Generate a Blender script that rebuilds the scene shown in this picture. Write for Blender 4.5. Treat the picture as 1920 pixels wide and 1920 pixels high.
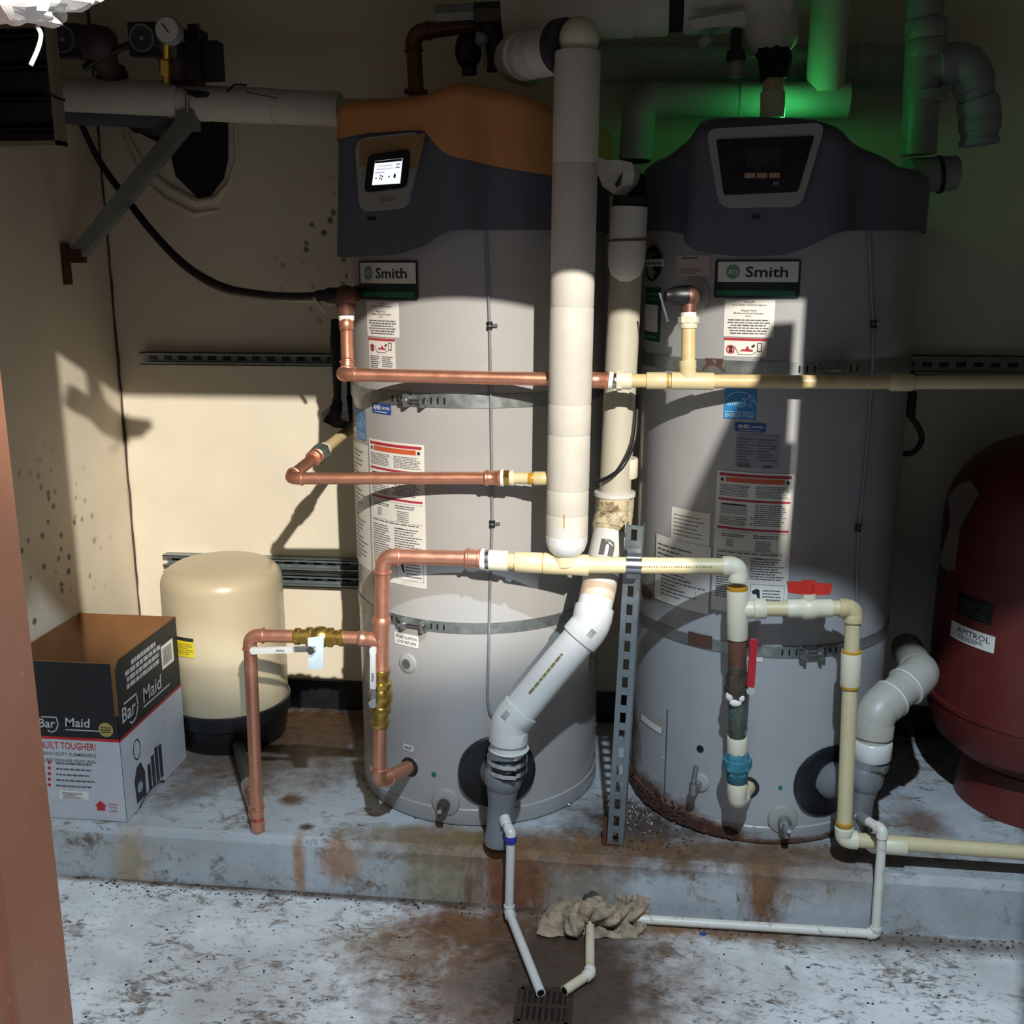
import bpy, math, random
from mathutils import Vector, Matrix
random.seed(7)
for o in list(bpy.data.objects): bpy.data.objects.remove(o)
SC = bpy.context.scene
COL = SC.collection
V = Vector
# ------------------------------------------------------------------ camera, world, lamps, exposure
F, PIT, YAW = 1941.0, .2303, .1141
CAM = V((0, 0, 1.65))
fw = V((-math.sin(YAW)*math.cos(PIT), math.cos(YAW)*math.cos(PIT), -math.sin(PIT)))
rt = V((math.cos(YAW), math.sin(YAW), 0))
up = rt.cross(fw)
cd = bpy.data.cameras.new('camera'); cam = bpy.data.objects.new('camera', cd); COL.objects.link(cam)
cd.sensor_fit = 'HORIZONTAL'; cd.sensor_width = 36; cd.lens = 36*F/1920; cd.clip_start = .05
cam.matrix_world = Matrix(((rt.x, up.x, -fw.x, CAM.x), (rt.y, up.y, -fw.y, CAM.y), (rt.z, up.z, -fw.z, CAM.z), (0, 0, 0, 1)))
SC.camera = cam
w = bpy.data.worlds.new('world'); SC.world = w; w.use_nodes = True
bg = w.node_tree.nodes['Background']; bg.inputs[0].default_value = (.48, .55, .72, 1); bg.inputs[1].default_value = .175
SC.view_settings.view_transform = 'Standard'; SC.view_settings.look = 'None'
SC.view_settings.exposure = 0; SC.view_settings.gamma = 1; SC.view_settings.use_curve_mapping = False

def lamp(name, loc, target, power, color, radius, cone=None, blend=.1):
    ld = bpy.data.lights.new(name, 'SPOT'); ld.energy = power; ld.color = color; ld.shadow_soft_size = radius
    ld.spot_size = cone; ld.spot_blend = blend
    o = bpy.data.objects.new(name, ld); COL.objects.link(o); o.location = loc
    o.rotation_euler = (V(target)-V(loc)).to_track_quat('-Z', 'Y').to_euler()
    return o
# a floodlight across the yard and a cool lamp over the outside of the doorway
lamp('yard_floodlight', (2.35, -5.0, 5.1), (-.5, 2.6, 2.35), 5300, (1, .94, .85), .05, math.radians(22.0), .22)
lamp('porch_lamp', (.25, .25, 3.30), (-.1, 2.2, .2), 420, (.71, .86, 1.0), .03, math.radians(80), .5)

# ------------------------------------------------------------------ pixel helpers
def ray(x, y): return fw + rt*((x-960)/F) - up*((y-960)/F)
def Q(x, y, Y): d = ray(x, y); return CAM + d*(Y/d.y)
def QZ(x, y, Z): d = ray(x, y); return CAM + d*((Z-CAM.z)/d.z)
def QX(x, y, X): d = ray(x, y); return CAM + d*(X/d.x)
def QP(x, y, p, n): d = ray(x, y); return CAM + d*((p-CAM).dot(n)/d.dot(n))
HL = (-.4298, 2.90); HR = (.381, 2.90); RB = .352
PAD = .155
def QC(x, y, h, R=RB):
    d = ray(x, y); a = d.x**2+d.y**2; b = -h[0]*d.x-h[1]*d.y; c = h[0]**2+h[1]**2-R*R
    D = max(b*b-a*c, 0); t = (-b-math.sqrt(D))/a; p = CAM+d*t
    return math.atan2(p.x-h[0], h[1]-p.y), p.z
def CP(h, th, z, r): return V((h[0]+r*math.sin(th), h[1]-r*math.cos(th), z))

# ------------------------------------------------------------------ materials
def lin(c):
    if isinstance(c, str):
        c = [int(c[i:i+2], 16)/255 for i in (1, 3, 5)]
        c = [x/12.92 if x <= .04045 else ((x+.055)/1.055)**2.4 for x in c]
    return (*c[:3], 1)
MATS = {}
class NT:
    def __init__(s, name):
        s.m = bpy.data.materials.new(name); s.m.use_nodes = True
        s.t = s.m.node_tree; s.b = s.t.nodes['Principled BSDF']; s._p = None
    def n(s, typ, **kw):
        nd = s.t.nodes.new(typ)
        for k, v in kw.items(): setattr(nd, k, v)
        return nd
    def set(s, sock, v):
        if hasattr(v, 'links') or hasattr(v, 'is_linked'): s.t.links.new(v, sock)
        else: sock.default_value = v
    def pos(s):
        if s._p is None: s._p = s.n('ShaderNodeNewGeometry').outputs['Position']
        return s._p
    def math(s, op, a, b=0, c=None):
        nd = s.n('ShaderNodeMath', operation=op); s.set(nd.inputs[0], a); s.set(nd.inputs[1], b)
        if c is not None: s.set(nd.inputs[2], c)
        return nd.outputs[0]
    def vm(s, op, a, b):
        nd = s.n('ShaderNodeVectorMath', operation=op); s.set(nd.inputs[0], a); s.set(nd.inputs[1], b)
        return nd
    def noise(s, scale, detail=4, rough=.6, stretch=None, dist=0, off=None):
        nd = s.n('ShaderNodeTexNoise'); p = s.pos()
        if stretch: p = s.vm('MULTIPLY', p, stretch).outputs[0]
        if off: p = s.vm('ADD', p, off).outputs[0]
        s.set(nd.inputs['Vector'], p); nd.inputs['Scale'].default_value = scale
        nd.inputs['Detail'].default_value = detail; nd.inputs['Roughness'].default_value = rough
        nd.inputs['Distortion'].default_value = dist
        return nd.outputs['Fac']
    def ramp(s, v, a, b, lo=0, hi=1):
        nd = s.n('ShaderNodeMapRange'); s.set(nd.inputs[0], v)
        for i, x in zip((1, 2, 3, 4), (a, b, lo, hi)): nd.inputs[i].default_value = x
        nd.clamp = True
        return nd.outputs[0]
    def mix(s, f, a, b, typ='MIX'):
        nd = s.n('ShaderNodeMix', data_type='RGBA', blend_type=typ); s.set(nd.inputs[0], f)
        s.set(nd.inputs[6], lin(a) if isinstance(a, (str, tuple)) else a)
        s.set(nd.inputs[7], lin(b) if isinstance(b, (str, tuple)) else b)
        return nd.outputs[2]
    def blob(s, c, r, edge=.5, wob=.35, nscale=9, stretch=None):
        d = s.vm('SUBTRACT', s.pos(), c).outputs[0]
        d = s.vm('DIVIDE', d, r).outputs[0]
        L = s.n('ShaderNodeVectorMath', operation='LENGTH'); s.set(L.inputs[0], d)
        k = s.math('ADD', L.outputs['Value'], s.math('MULTIPLY', s.math('SUBTRACT', s.noise(nscale, 6, .7, stretch), .5), wob*2.4))
        return s.ramp(k, 1-edge, 1+edge, 1, 0)
    def col(s, c): s.set(s.b.inputs['Base Color'], lin(c) if isinstance(c, (str, tuple)) else c)
    def bump(s, h, strength=.3, dist=.004):
        nd = s.n('ShaderNodeBump'); s.set(nd.inputs['Height'], h); nd.inputs['Strength'].default_value = strength
        nd.inputs['Distance'].default_value = dist; s.t.links.new(nd.outputs[0], s.b.inputs['Normal'])
    def rough(s, v): s.set(s.b.inputs['Roughness'], v)

def M(name, c, rough=.5, metal=0, var=.12, vs=14, dirt=None, dirt_amt=.5, dscale=18, bump=0, coat=0, stretch=None):
    if name in MATS: return MATS[name]
    t = NT(name); base = lin(c)
    k = t.ramp(t.noise(vs, 5, .65, stretch), .3, .7)
    a = tuple(x*(1-var) for x in base[:3]); b = tuple(min(1, x*(1+var)) for x in base[:3])
    cc = t.mix(k, a, b)
    if dirt:
        d = t.ramp(t.noise(dscale, 7, .72, None, .4, (3, 7, 1)), .62-.18*dirt_amt, .72-.1*dirt_amt)
        cc = t.mix(t.math('MULTIPLY', d, min(1, dirt_amt+.25)), cc, dirt)
    t.col(cc); t.b.inputs['Metallic'].default_value = metal
    t.rough(t.math('ADD', rough-.06, t.math('MULTIPLY', k, .12)))
    if coat: t.b.inputs['Coat Weight'].default_value = coat; t.b.inputs['Coat Roughness'].default_value = .12
    if bump: t.bump(t.noise(vs*4, 5, .7), bump)
    MATS[name] = t.m
    return t.m
def emit(name, c, s):
    t = NT(name); t.col((0, 0, 0)); t.b.inputs['Emission Color'].default_value = lin(c); t.b.inputs['Emission Strength'].default_value = s
    MATS[name] = t.m; return t.m

# ------------------------------------------------------------------ mesh collector
class MB:
    def __init__(s): s.v = []; s.f = []
    def add(s, vs, fs):
        o = len(s.v); s.v += [V(p) for p in vs]; s.f += [tuple(i+o for i in f) for f in fs]; return s
    def sweep(s, path, rad, n=20, caps=(True, True), a0=0):
        path = [V(p) for p in path]
        if not isinstance(rad, (list, tuple)): rad = [rad]*len(path)
        tan = []
        for i in range(len(path)):
            a = path[max(i-1, 0)]; b = path[min(i+1, len(path)-1)]
            t = b-a
            if t.length < 1e-7: t = (path[-1]-path[0])
            tan.append(t.normalized())
        u = tan[0].orthogonal().normalized()
        vs = []; fs = []
        for i, p in enumerate(path):
            t = tan[i]; u = (u-t*u.dot(t))
            u = u.normalized() if u.length > 1e-6 else t.orthogonal().normalized()
            w_ = t.cross(u)
            for k in range(n):
                a = a0+2*math.pi*k/n; vs.append(p+(u*math.cos(a)+w_*math.sin(a))*rad[i])
        for i in range(len(path)-1):
            for k in range(n):
                k2 = (k+1) % n; fs.append((i*n+k, i*n+k2, (i+1)*n+k2, (i+1)*n+k))
        if caps[0]: fs.append(tuple(range(n-1, -1, -1)))
        if caps[1]: fs.append(tuple((len(path)-1)*n+k for k in range(n)))
        return s.add(vs, fs)
    def cyl(s, a, b, r, r2=None, n=24): return s.sweep([a, b], [r, r if r2 is None else r2], n)
    def prof(s, a, b, pr, n=24):
        """lathe along a->b: pr = [(t, r)], t in 0..1"""
        a = V(a); b = V(b); d = b-a
        vs = []; fs = []; t = d.normalized(); u = t.orthogonal().normalized(); w_ = t.cross(u)
        for (k, r) in pr:
            for j in range(n):
                q = 2*math.pi*j/n; vs.append(a+d*k+(u*math.cos(q)+w_*math.sin(q))*max(r, 1e-5))
        for i in range(len(pr)-1):
            for j in range(n):
                j2 = (j+1) % n; fs.append((i*n+j, i*n+j2, (i+1)*n+j2, (i+1)*n+j))
        fs.append(tuple(range(n-1, -1, -1))); fs.append(tuple((len(pr)-1)*n+j for j in range(n)))
        return s.add(vs, fs)
    def ring(s, a, b, ro, ri, n=32):
        a = V(a); b = V(b); t = (b-a).normalized(); u = t.orthogonal().normalized(); w_ = t.cross(u); vs = []; fs = []
        for (p, r) in ((a, ri), (a, ro), (b, ro), (b, ri)):
            for j in range(n):
                q = 2*math.pi*j/n; vs.append(p+(u*math.cos(q)+w_*math.sin(q))*r)
        for i in range(4):
            for j in range(n):
                j2 = (j+1) % n; fs.append((i*n+j, i*n+j2, ((i+1) % 4)*n+j2, ((i+1) % 4)*n+j))
        return s.add(vs, fs)
    def box(s, c, size, X=(1, 0, 0), Y=(0, 1, 0), Z=(0, 0, 1)):
        c = V(c); X, Y, Z = V(X)*size[0]/2, V(Y)*size[1]/2, V(Z)*size[2]/2
        vs = [c+X*i+Y*j+Z*k for i in (-1, 1) for j in (-1, 1) for k in (-1, 1)]
        return s.add(vs, [(0, 1, 3, 2), (4, 6, 7, 5), (0, 4, 5, 1), (2, 3, 7, 6), (0, 2, 6, 4), (1, 5, 7, 3)])
    def bb(s, x0, x1, y0, y1, z0, z1): return s.box(((x0+x1)/2, (y0+y1)/2, (z0+z1)/2), (x1-x0, y1-y0, z1-z0))
    def prism(s, pts, d):
        """polygon of 3D points extruded along d"""
        pts = [V(p) for p in pts]; n = len(pts); d = V(d)
        return s.add(pts+[p+d for p in pts], [tuple(range(n-1, -1, -1)), tuple(range(n, 2*n))]+[(i, (i+1) % n, n+(i+1) % n, n+i) for i in range(n)])
    def ball(s, c, r, n=20, m=12, sc=(1, 1, 1)):
        vs = []; fs = []; c = V(c)
        for i in range(m+1):
            a = math.pi*i/m
            for j in range(n):
                b = 2*math.pi*j/n; vs.append(c+V((math.sin(a)*math.cos(b)*sc[0], math.sin(a)*math.sin(b)*sc[1], math.cos(a)*sc[2]))*r)
        for i in range(m):
            for j in range(n):
                j2 = (j+1) % n; fs.append((i*n+j, (i+1)*n+j, (i+1)*n+j2, i*n+j2))
        return s.add(vs, fs)

LOC = {}
def thing(name, label, cat, loc, group=None):
    o = bpy.data.objects.new(name, None); COL.objects.link(o); o.empty_display_size = .05
    o.location = loc; o['label'] = label; o['category'] = cat
    if group: o['group'] = group
    LOC[o] = V(loc); return o
def build(name, mb, mat, parent=None, label=None, cat=None, kind=None, smooth=40, group=None, origin=None):
    off = LOC[parent] if parent else V(origin or (0, 0, 0))
    me = bpy.data.meshes.new(name); me.from_pydata([p-off for p in mb.v], [], mb.f); me.validate(); me.update()
    import bmesh
    bm = bmesh.new(); bm.from_mesh(me); bmesh.ops.recalc_face_normals(bm, faces=bm.faces); bm.to_mesh(me); bm.free()
    if smooth:
        me.shade_smooth(); me.set_sharp_from_angle(angle=math.radians(smooth))
    me.materials.append(mat)
    o = bpy.data.objects.new(name, me); COL.objects.link(o)
    if parent: o.parent = parent
    else: o.location = off
    LOC[o] = off
    if label: o['label'] = label
    if cat: o['category'] = cat
    if kind or name in ('print', 'pipe_print', 'barcode'): o['kind'] = kind or 'stuff'
    if group: o['group'] = group
    return o
def struct(name, mb, mat, label=None, smooth=0): return build(name, mb, mat, None, label, None, 'structure', smooth)

# ------------------------------------------------------------------ piping
def arc_path(p, d1, d2, bend):
    c = max(-1, min(1, d1.dot(d2))); ang = math.acos(c); t = bend*math.tan(ang/2)
    n = (d2-d1*c); n = n.normalized(); o = p-d1*t+n*bend
    k = max(4, int(ang/.16)); pts = []
    for i in range(k+1):
        a = ang*i/k; pts.append(o+(-n*math.cos(a)+d1*math.sin(a))*bend)
    return pts, t
STY = {  # hub radius factor, hub length factor, bend factor, bead factor
    'cpvc': (1.24, 1.05, .75, 0), 'press': (1.10, 1.0, 1.45, 1.24), 'pvc': (1.13, .75, 1.05, 0), 'plain': (1.02, .05, 1.2, 0), 'wrap': (1.0, .02, 1.1, 0)}
def elbow(par, p, d1, d2, r, sty, mat, name='elbow', label=None):
    hf, hl, bf, bead = STY[sty]; pts, t = arc_path(p, d1, d2, r*bf); hub = r*hl
    core = hf if sty != 'press' else 1.03
    a = pts[0]-d1*hub; b = pts[-1]+d2*hub
    path = []; rad = []
    if bead:
        for k, f in ((0, 1.06), (.14, 1.08), (.2, bead), (.34, bead), (.42, 1.06), (1, 1.05)): path.append(a+d1*hub*k); rad.append(r*f)
        for q in pts[1:-1]: path.append(q); rad.append(r*core)
        for k, f in ((0, 1.05), (.58, 1.06), (.66, bead), (.8, bead), (.86, 1.08), (1, 1.06)): path.append(pts[-1]+d2*hub*k); rad.append(r*f)
    else:
        mid = r*(1+(hf-1)*.8)
        path += [a, a+d1*r*.04, a+d1*(hub*.96), pts[0]+d1*r*.03]; rad += [r*(hf-.05), r*hf, r*hf, mid]
        for q in pts[1:-1]: path.append(q); rad.append(mid)
        path += [pts[-1]-d2*r*.03, b-d2*(hub*.96), b-d2*r*.04, b]; rad += [mid, r*hf, r*hf, r*(hf-.05)]
    build(name, MB().sweep(path, rad, 24), mat, par, label, smooth=50)
    return a, b
def run(par, pts, r, mat, sty, fmat=None, ends=(0, 0), pname='pipe', ename='elbow', skip=()):
    pts = [V(p) for p in pts]; fmat = fmat or mat; cuts = [(pts[0], None)]; n = len(pts)
    start = pts[0]
    for i in range(1, n):
        if i < n-1:
            d1 = (pts[i]-pts[i-1]).normalized(); d2 = (pts[i+1]-pts[i]).normalized()
            if d1.angle(d2) > .06:
                a, b = elbow(par, pts[i], d1, d2, r, sty, fmat, ename)
                if (i-1) not in skip: build(pname, MB().cyl(start, a+d1*r*.3, r), mat, par)
                start = b-d2*r*.3
                continue
            else: continue
        if (i-1) not in skip: build(pname, MB().cyl(start, pts[i], r), mat, par)
    return pts
def coup(par, a, b, r, mat, name='coupling', bead=False, label=None, n=28):
    L = (V(b)-V(a)).length or 1; e = min(.08, .003/L)
    pr = [(0, r*.95), (e, r), (1-e, r), (1, r*.95)]
    if bead: pr = [(0, r*.96), (.06, r), (.1, r*1.14), (.2, r*1.14), (.25, r), (.75, r), (.8, r*1.14), (.9, r*1.14), (.94, r), (1, r*.96)]
    return build(name, MB().prof(a, b, pr, n), mat, par, label, smooth=50)
def lerp(a, b, t): return V(a)+(V(b)-V(a))*t

# ------------------------------------------------------------------ decals and lettering
class Surf:
    """2D map in metres -> world"""
    def __init__(s, mp, W, H, nx=8): s.mp = mp; s.W = W; s.H = H; s.nx = nx
def cyl_label(h, x0, y0, x1, y1, R=RB, eps=.0015):
    ym = (y0+y1)/2; t0, _ = QC(x0, ym, h, R); t1, _ = QC(x1, ym, h, R); xm = (x0+x1)/2
    _, za = QC(xm, y0, h, R); _, zb = QC(xm, y1, h, R)
    tc, zc = (t0+t1)/2, (za+zb)/2; W = (t1-t0)*R; H = za-zb
    return Surf(lambda u, v, e=0: CP(h, tc+u/R, zc+v, R+eps+e), W, H, max(2, int(W/.015)))
def flat_surf(c, U, Vv, N, W, H, eps=.001):
    c, U, Vv, N = V(c), V(U), V(Vv), V(N)
    return Surf(lambda u, v, e=0: c+U*u+Vv*v+N*(eps+e), W, H, 1)
def patch(S, x0, y0, x1, y1, e=0, rc=0, mb=None):
    """rounded rectangle on surface, metres from the centre"""
    mb = mb or MB(); xs = [x0+(x1-x0)*i/S.nx for i in range(S.nx+1)]
    if rc: xs = sorted(set(xs+[x0+rc*k for k in (.15, .4, .7, 1)]+[x1-rc*k for k in (.15, .4, .7, 1)]))
    vs = []; fs = []
    for x in xs:
        d = min(x-x0, x1-x); c = 0
        if rc and d < rc: c = rc-math.sqrt(max(0, rc*rc-(rc-d)**2))
        vs += [S.mp(x, y0+c, e), S.mp(x, y1-c, e)]
    for i in range(len(xs)-1): fs.append((2*i, 2*i+2, 2*i+3, 2*i+1))
    return mb.add(vs, fs)
def fpatch(S, x0, y0, x1, y1, e=0, rc=0, mb=None):  # fractions 0..1
    return patch(S, (x0-.5)*S.W, (y0-.5)*S.H, (x1-.5)*S.W, (y1-.5)*S.H, e, rc, mb)
def disc(S, cx, cy, r, e=0, ri=0, sx=1, sy=1, n=28, mb=None):
    mb = mb or MB(); vs = []
    for j in range(n):
        a = 2*math.pi*j/n; vs.append(S.mp(cx+r*sx*math.cos(a), cy+r*sy*math.sin(a), e))
    if not ri: return mb.add(vs, [tuple(range(n))])
    for j in range(n):
        a = 2*math.pi*j/n; vs.append(S.mp(cx+ri*sx*math.cos(a), cy+ri*sy*math.sin(a), e))
    return mb.add(vs, [(j, (j+1) % n, n+(j+1) % n, n+j) for j in range(n)])
def poly(S, pts, e=0, mb=None):
    mb = mb or MB(); return mb.add([S.mp(x, y, e) for x, y in pts], [tuple(range(len(pts)))])
def stroke(S, pts, wd, e=0, mb=None):
    mb = mb or MB()
    for (a, b) in zip(pts[:-1], pts[1:]):
        dx, dy = b[0]-a[0], b[1]-a[1]; L = math.hypot(dx, dy) or 1; nx, ny = -dy/L*wd/2, dx/L*wd/2; ex, ey = dx/L*wd*.3, dy/L*wd*.3
        mb.add([S.mp(a[0]-ex+nx, a[1]-ey+ny, e), S.mp(a[0]-ex-nx, a[1]-ey-ny, e), S.mp(b[0]+ex-nx, b[1]+ey-ny, e), S.mp(b[0]+ex+nx, b[1]+ey+ny, e)], [(0, 1, 2, 3)])
    return mb
TC = {}
def text(S, s, cx, cy, h, e=.0006, bold=0, wmax=None, rot=0, shear=0, mb=None, flip=False):
    """lettering h metres tall (capital height) centred at cx, cy; wmax squeezes the width"""
    key = (s, bold, shear)
    if key not in TC:
        cu = bpy.data.curves.new('t', 'FONT'); cu.body = s; cu.size = 1; cu.resolution_u = 2; cu.offset = bold; cu.shear = shear
        ob = bpy.data.objects.new('t', cu); me = bpy.data.meshes.new_from_object(ob)
        TC[key] = ([(v.co.x, v.co.y) for v in me.vertices], [tuple(p.vertices) for p in me.polygons])
        bpy.data.objects.remove(ob); bpy.data.curves.remove(cu); bpy.data.meshes.remove(me)
    vs, fs = TC[key]; mb = mb or MB()
    if not vs: return mb
    xa = min(v[0] for v in vs); xb = max(v[0] for v in vs); k = h/.69
    kx = k if not wmax else wmax/(xb-xa)
    c, sn = math.cos(rot), math.sin(rot); out = []
    for x, y in vs:
        x, y = (x-(xa+xb)/2)*kx, (y-.345)*k
        if flip: x, y = -x, -y
        out.append(S.mp(cx+x*c-y*sn, cy+x*sn+y*c, e))
    return mb.add(out, fs)
def rows(S, x0, y0, x1, y1, n, fill=.5, e=.0005, mb=None, ragged=.25, center=False, seed=1):
    """fine illegible print: rows of word-length dashes, in fractions of the surface"""
    rnd = random.Random(seed); mb = mb or MB(); W, H = S.W, S.H; dy = (y1-y0)/n
    for i in range(n):
        y = y1-dy*(i+.5); L = (x1-x0)*(1-ragged*rnd.random()); xs = x0+((x1-x0)-L)/2 if center else x0; x = xs
        while x < xs+L-.005:
            wl = min((x1-x0)*rnd.uniform(.05, .16), xs+L-x)
            mb.add([S.mp((a-.5)*W, (b-.5)*H, e) for a, b in ((x, y-dy*fill/2), (x+wl, y-dy*fill/2), (x+wl, y+dy*fill/2), (x, y+dy*fill/2))], [(0, 1, 2, 3)])
            x += wl+(x1-x0)*.02
    return mb

# ------------------------------------------------------------------ the room
WY, WXL, WXR, CZ = 3.28, -1.69, 1.80, 2.78
DY0, DY1, DXL, DXR, DZ = 1.38, 1.50, -.972, .706, 2.13
PY = 2.4287
def wallmat(name, c, spots):
    t = NT(name); k = t.ramp(t.noise(3, 5, .6), .3, .7)
    cc = t.mix(k, tuple(x*.9 for x in lin(c)[:3]), tuple(min(1, x*1.04) for x in lin(c)[:3]))
    vo = t.n('ShaderNodeTexVoronoi'); t.set(vo.inputs['Vector'], t.pos()); vo.inputs['Scale'].default_value = 21
    vo.inputs['Randomness'].default_value = 1
    d = t.math('ADD', vo.outputs['Distance'], t.math('MULTIPLY', t.noise(40, 4), .25))
    m = t.ramp(d, .27, .40, 1, 0)
    area = None
    for c_, r_ in spots:
        b = t.blob(c_, r_, .35, .2); area = b if area is None else t.math('MAXIMUM', area, b)
    if area is not None: cc = t.mix(t.math('MULTIPLY', t.math('MULTIPLY', m, area), .8), cc, '#2a2520')
    t.col(cc); t.rough(.62); t.bump(t.noise(60, 4, .6), .12, .003)
    return t.m
CREAM = '#d9cfba'
m_wb = wallmat('cream_painted_wall', CREAM, [(Q(605, 480, WY), (.13, .3, .2))])
m_wl = wallmat('cream_painted_side_wall', CREAM, [(QX(85, 1060, WXL), (.2, .3, .28))])
m_wp = wallmat('cream_plain_wall', CREAM, [])
# concrete
def concrete(name, base, dirt_lo, dirt_hi, blobs, wet=None, dirtcol='#4b3d31'):
    t = NT(name)
    k = t.ramp(t.noise(5, 6, .65), .3, .72)
    cc = t.mix(k, tuple(x*.8 for x in lin(base)[:3]), tuple(min(1, x*1.12) for x in lin(base)[:3]))
    cc = t.mix(t.math('MULTIPLY', t.ramp(t.noise(2.2, 5, .6, None, 0, (5, 1, 2)), .5, .68), .45), cc, '#8f8375')
    n1 = t.noise(34, 8, .74, (1, 1.9, 1), .9); n2 = t.noise(6, 4, .6, None, 0, (9, 2, 4))
    d = t.ramp(t.math('ADD', n1, t.math('MULTIPLY', t.math('SUBTRACT', n2, .5), .42)), dirt_lo, dirt_hi)
    cc = t.mix(t.math('MULTIPLY', d, .85), cc, dirtcol)
    sc = t.ramp(t.math('ADD', t.noise(13, 7, .72, (1, 1.5, 1), .6, (2, 8, 3)), t.math('MULTIPLY', t.math('SUBTRACT', n2, .5), .5)), .545, .66)
    cc = t.mix(t.math('MULTIPLY', sc, .75), cc, '#6f5a45')
    sp = t.ramp(t.noise(120, 3, .6), .68, .73)
    cc = t.mix(t.math('MULTIPLY', sp, .6), cc, '#3a3029')
    ro = .55
    for (c_, r_, e_, col_, amt) in blobs:
        b = t.math('MULTIPLY', t.blob(c_, r_, e_, .75, 15, (1.6, 1.6, .45) if r_[2] > .055 and r_[2] < .2 else None), amt)
        bc = t.mix(t.ramp(t.noise(26, 6, .7), .3, .7), tuple(x*.55 for x in lin(col_)[:3]), tuple(min(1, x*1.35) for x in lin(col_)[:3]))
        cc = t.mix(b, cc, bc)
    t.rough(.55)
    if wet:
        b = t.blob(wet[0], wet[1], .35, .4, 7)
        cc = t.mix(t.math('MULTIPLY', b, .88), cc, '#43352b')
        t.rough(t.math('SUBTRACT', .55, t.math('MULTIPLY', b, .33)))
    t.col(cc)
    t.bump(t.math('ADD', t.noise(30, 6, .7), t.math('MULTIPLY', d, -.5)), .35, .006)
    return t.m
fz = lambda x, y: QZ(x, y, 0); pz = lambda x, y: QZ(x, y, PAD); pf = lambda x, y: Q(x, y, PY)
m_floor = concrete('dirty_painted_floor', '#e6e8e8', .55, .64, [
    (fz(760, 1780), (.16, .10, .3), .5, '#8a6a3c', .6),
    (fz(880, 1740), (.17, .09, .3), .5, '#7a4a22', .9),
    (fz(1000, 1860), (.36, .42, .3), .4, '#6b4a30', .85),
    (fz(1320, 1740), (.28, .045, .3), .5, '#7d5228', .9),
    (fz(1560, 1760), (.25, .06, .3), .6, '#6d5a44', .6),
    (fz(1750, 1765), (.3, .04, .3), .6, '#5a4c3f', .8),
    (fz(350, 1655), (.6, .022, .3), .5, '#5d4835', .9),
    (fz(800, 1690), (.6, .02, .3), .5, '#4a372a', .8)], (fz(1060, 1835), (.20, .25, .3)))
m_pad = concrete('painted_concrete_pad', '#b4bbbf', .59, .68, [
    (pf(250, 1620), (.055, .06, .09), .5, '#a58a5e', .7),
    (pf(560, 1620), (.018, .05, .10), .4, '#a8713e', .8),
    (pf(640, 1615), (.05, .05, .06), .4, '#a3754a', .8),
    (pf(830, 1650), (.11, .06, .12), .5, '#8d7e5a', .75),
    (pf(960, 1650), (.105, .09, .15), .35, '#7c4a2b', .95),
    (pf(1100, 1670), (.10, .05, .10), .5, '#857355', .7),
    (pf(1150, 1600), (.08, .06, .04), .5, '#6d4023', .9),
    (pf(1435, 1650), (.055, .09, .13), .45, '#7a4f26', .95),
    (pf(1560, 1640), (.14, .05, .08), .6, '#7d6d58', .6),
    (pz(1190, 1560), (.19, .2, .05), .5, '#44342a', .95),
    (pz(1000, 1585), (.36, .07, .05), .5, '#7a5a3a', .9),
    (pz(1400, 1600), (.26, .07, .05), .5, '#6d5138', .9),
    (pz(600, 1370), (.36, .26, .05), .5, '#5d432d', 1),
    (pz(800, 1570), (.22, .05, .05), .5, '#7d6644', .8),
    (pz(350, 1480), (.08, .1, .05), .6, '#5d4c3e', .7),
    (pz(1560, 1600), (.2, .05, .05), .5, '#6d5a46', .8),
    (pz(430, 1430), (.30, .14, .05), .6, '#655446', .9),
    (pz(545, 1500), (.035, .03, .05), .4, '#5a3a22', .95),
    (pz(575, 1550), (.02, .02, .05), .4, '#3a2c22', .95),
    (pz(1730, 1540), (.06, .08, .05), .5, '#6a4a36', .8)])
struct('floor', MB().bb(-3, 4, -2.4, 3.4, -.08, 0), m_floor)
# pad with a rounded front edge
prof = [(PY, 0), (PY, PAD-.018), (PY+.006, PAD-.006), (PY+.02, PAD), (WY+.0, PAD), (WY, 0)]
struct('floor_pad', MB().prism([V((WXL, a, b)) for a, b in prof], (WXR-WXL, 0, 0)), m_pad)
struct('wall_back', MB().bb(WXL-.1, WXR+.1, WY, WY+.12, 0, CZ), m_wb)
struct('wall_left', MB().bb(WXL-.12, WXL, DY1, WY+.1, 0, CZ), m_wl)
struct('wall_right', MB().bb(WXR, WXR+.12, DY1, WY+.1, 0, CZ), m_wp)
struct('ceiling', MB().bb(WXL-.12, WXR+.12, DY0, WY+.12, CZ, CZ+.1), M('dark_ceiling', '#8d8a86', .7))
fr = MB().bb(WXL-.12, DXL-.055, DY0, DY1, 0, CZ).bb(DXR+.055, WXR+.12, DY0, DY1, 0, CZ).bb(DXL-.055, DXR+.055, DY0, DY1, DZ+.055, CZ)
struct('wall_front', fr, m_wp)
m_jamb = M('salmon_brown_enamel', '#a06a50', .42, 0, .07, 5, '#d8b9a4', .05, 60)
jm = MB()
for s, x in ((-1, DXL), (1, DXR)):
    jm.bb(min(x, x+s*.055), max(x, x+s*.055), DY0-.012, DY1+.012, 0, DZ+.055)
    jm.bb(min(x+s*.018, x+s*.1), max(x+s*.018, x+s*.1), DY0-.026, DY0-.004, 0, DZ+.1)
jm.bb(DXL, DXR, DY0-.012, DY1+.012, DZ, DZ+.055).bb(DXL-.1, DXR+.1, DY0-.026, DY0-.004, DZ+.018, DZ+.1)
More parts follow.
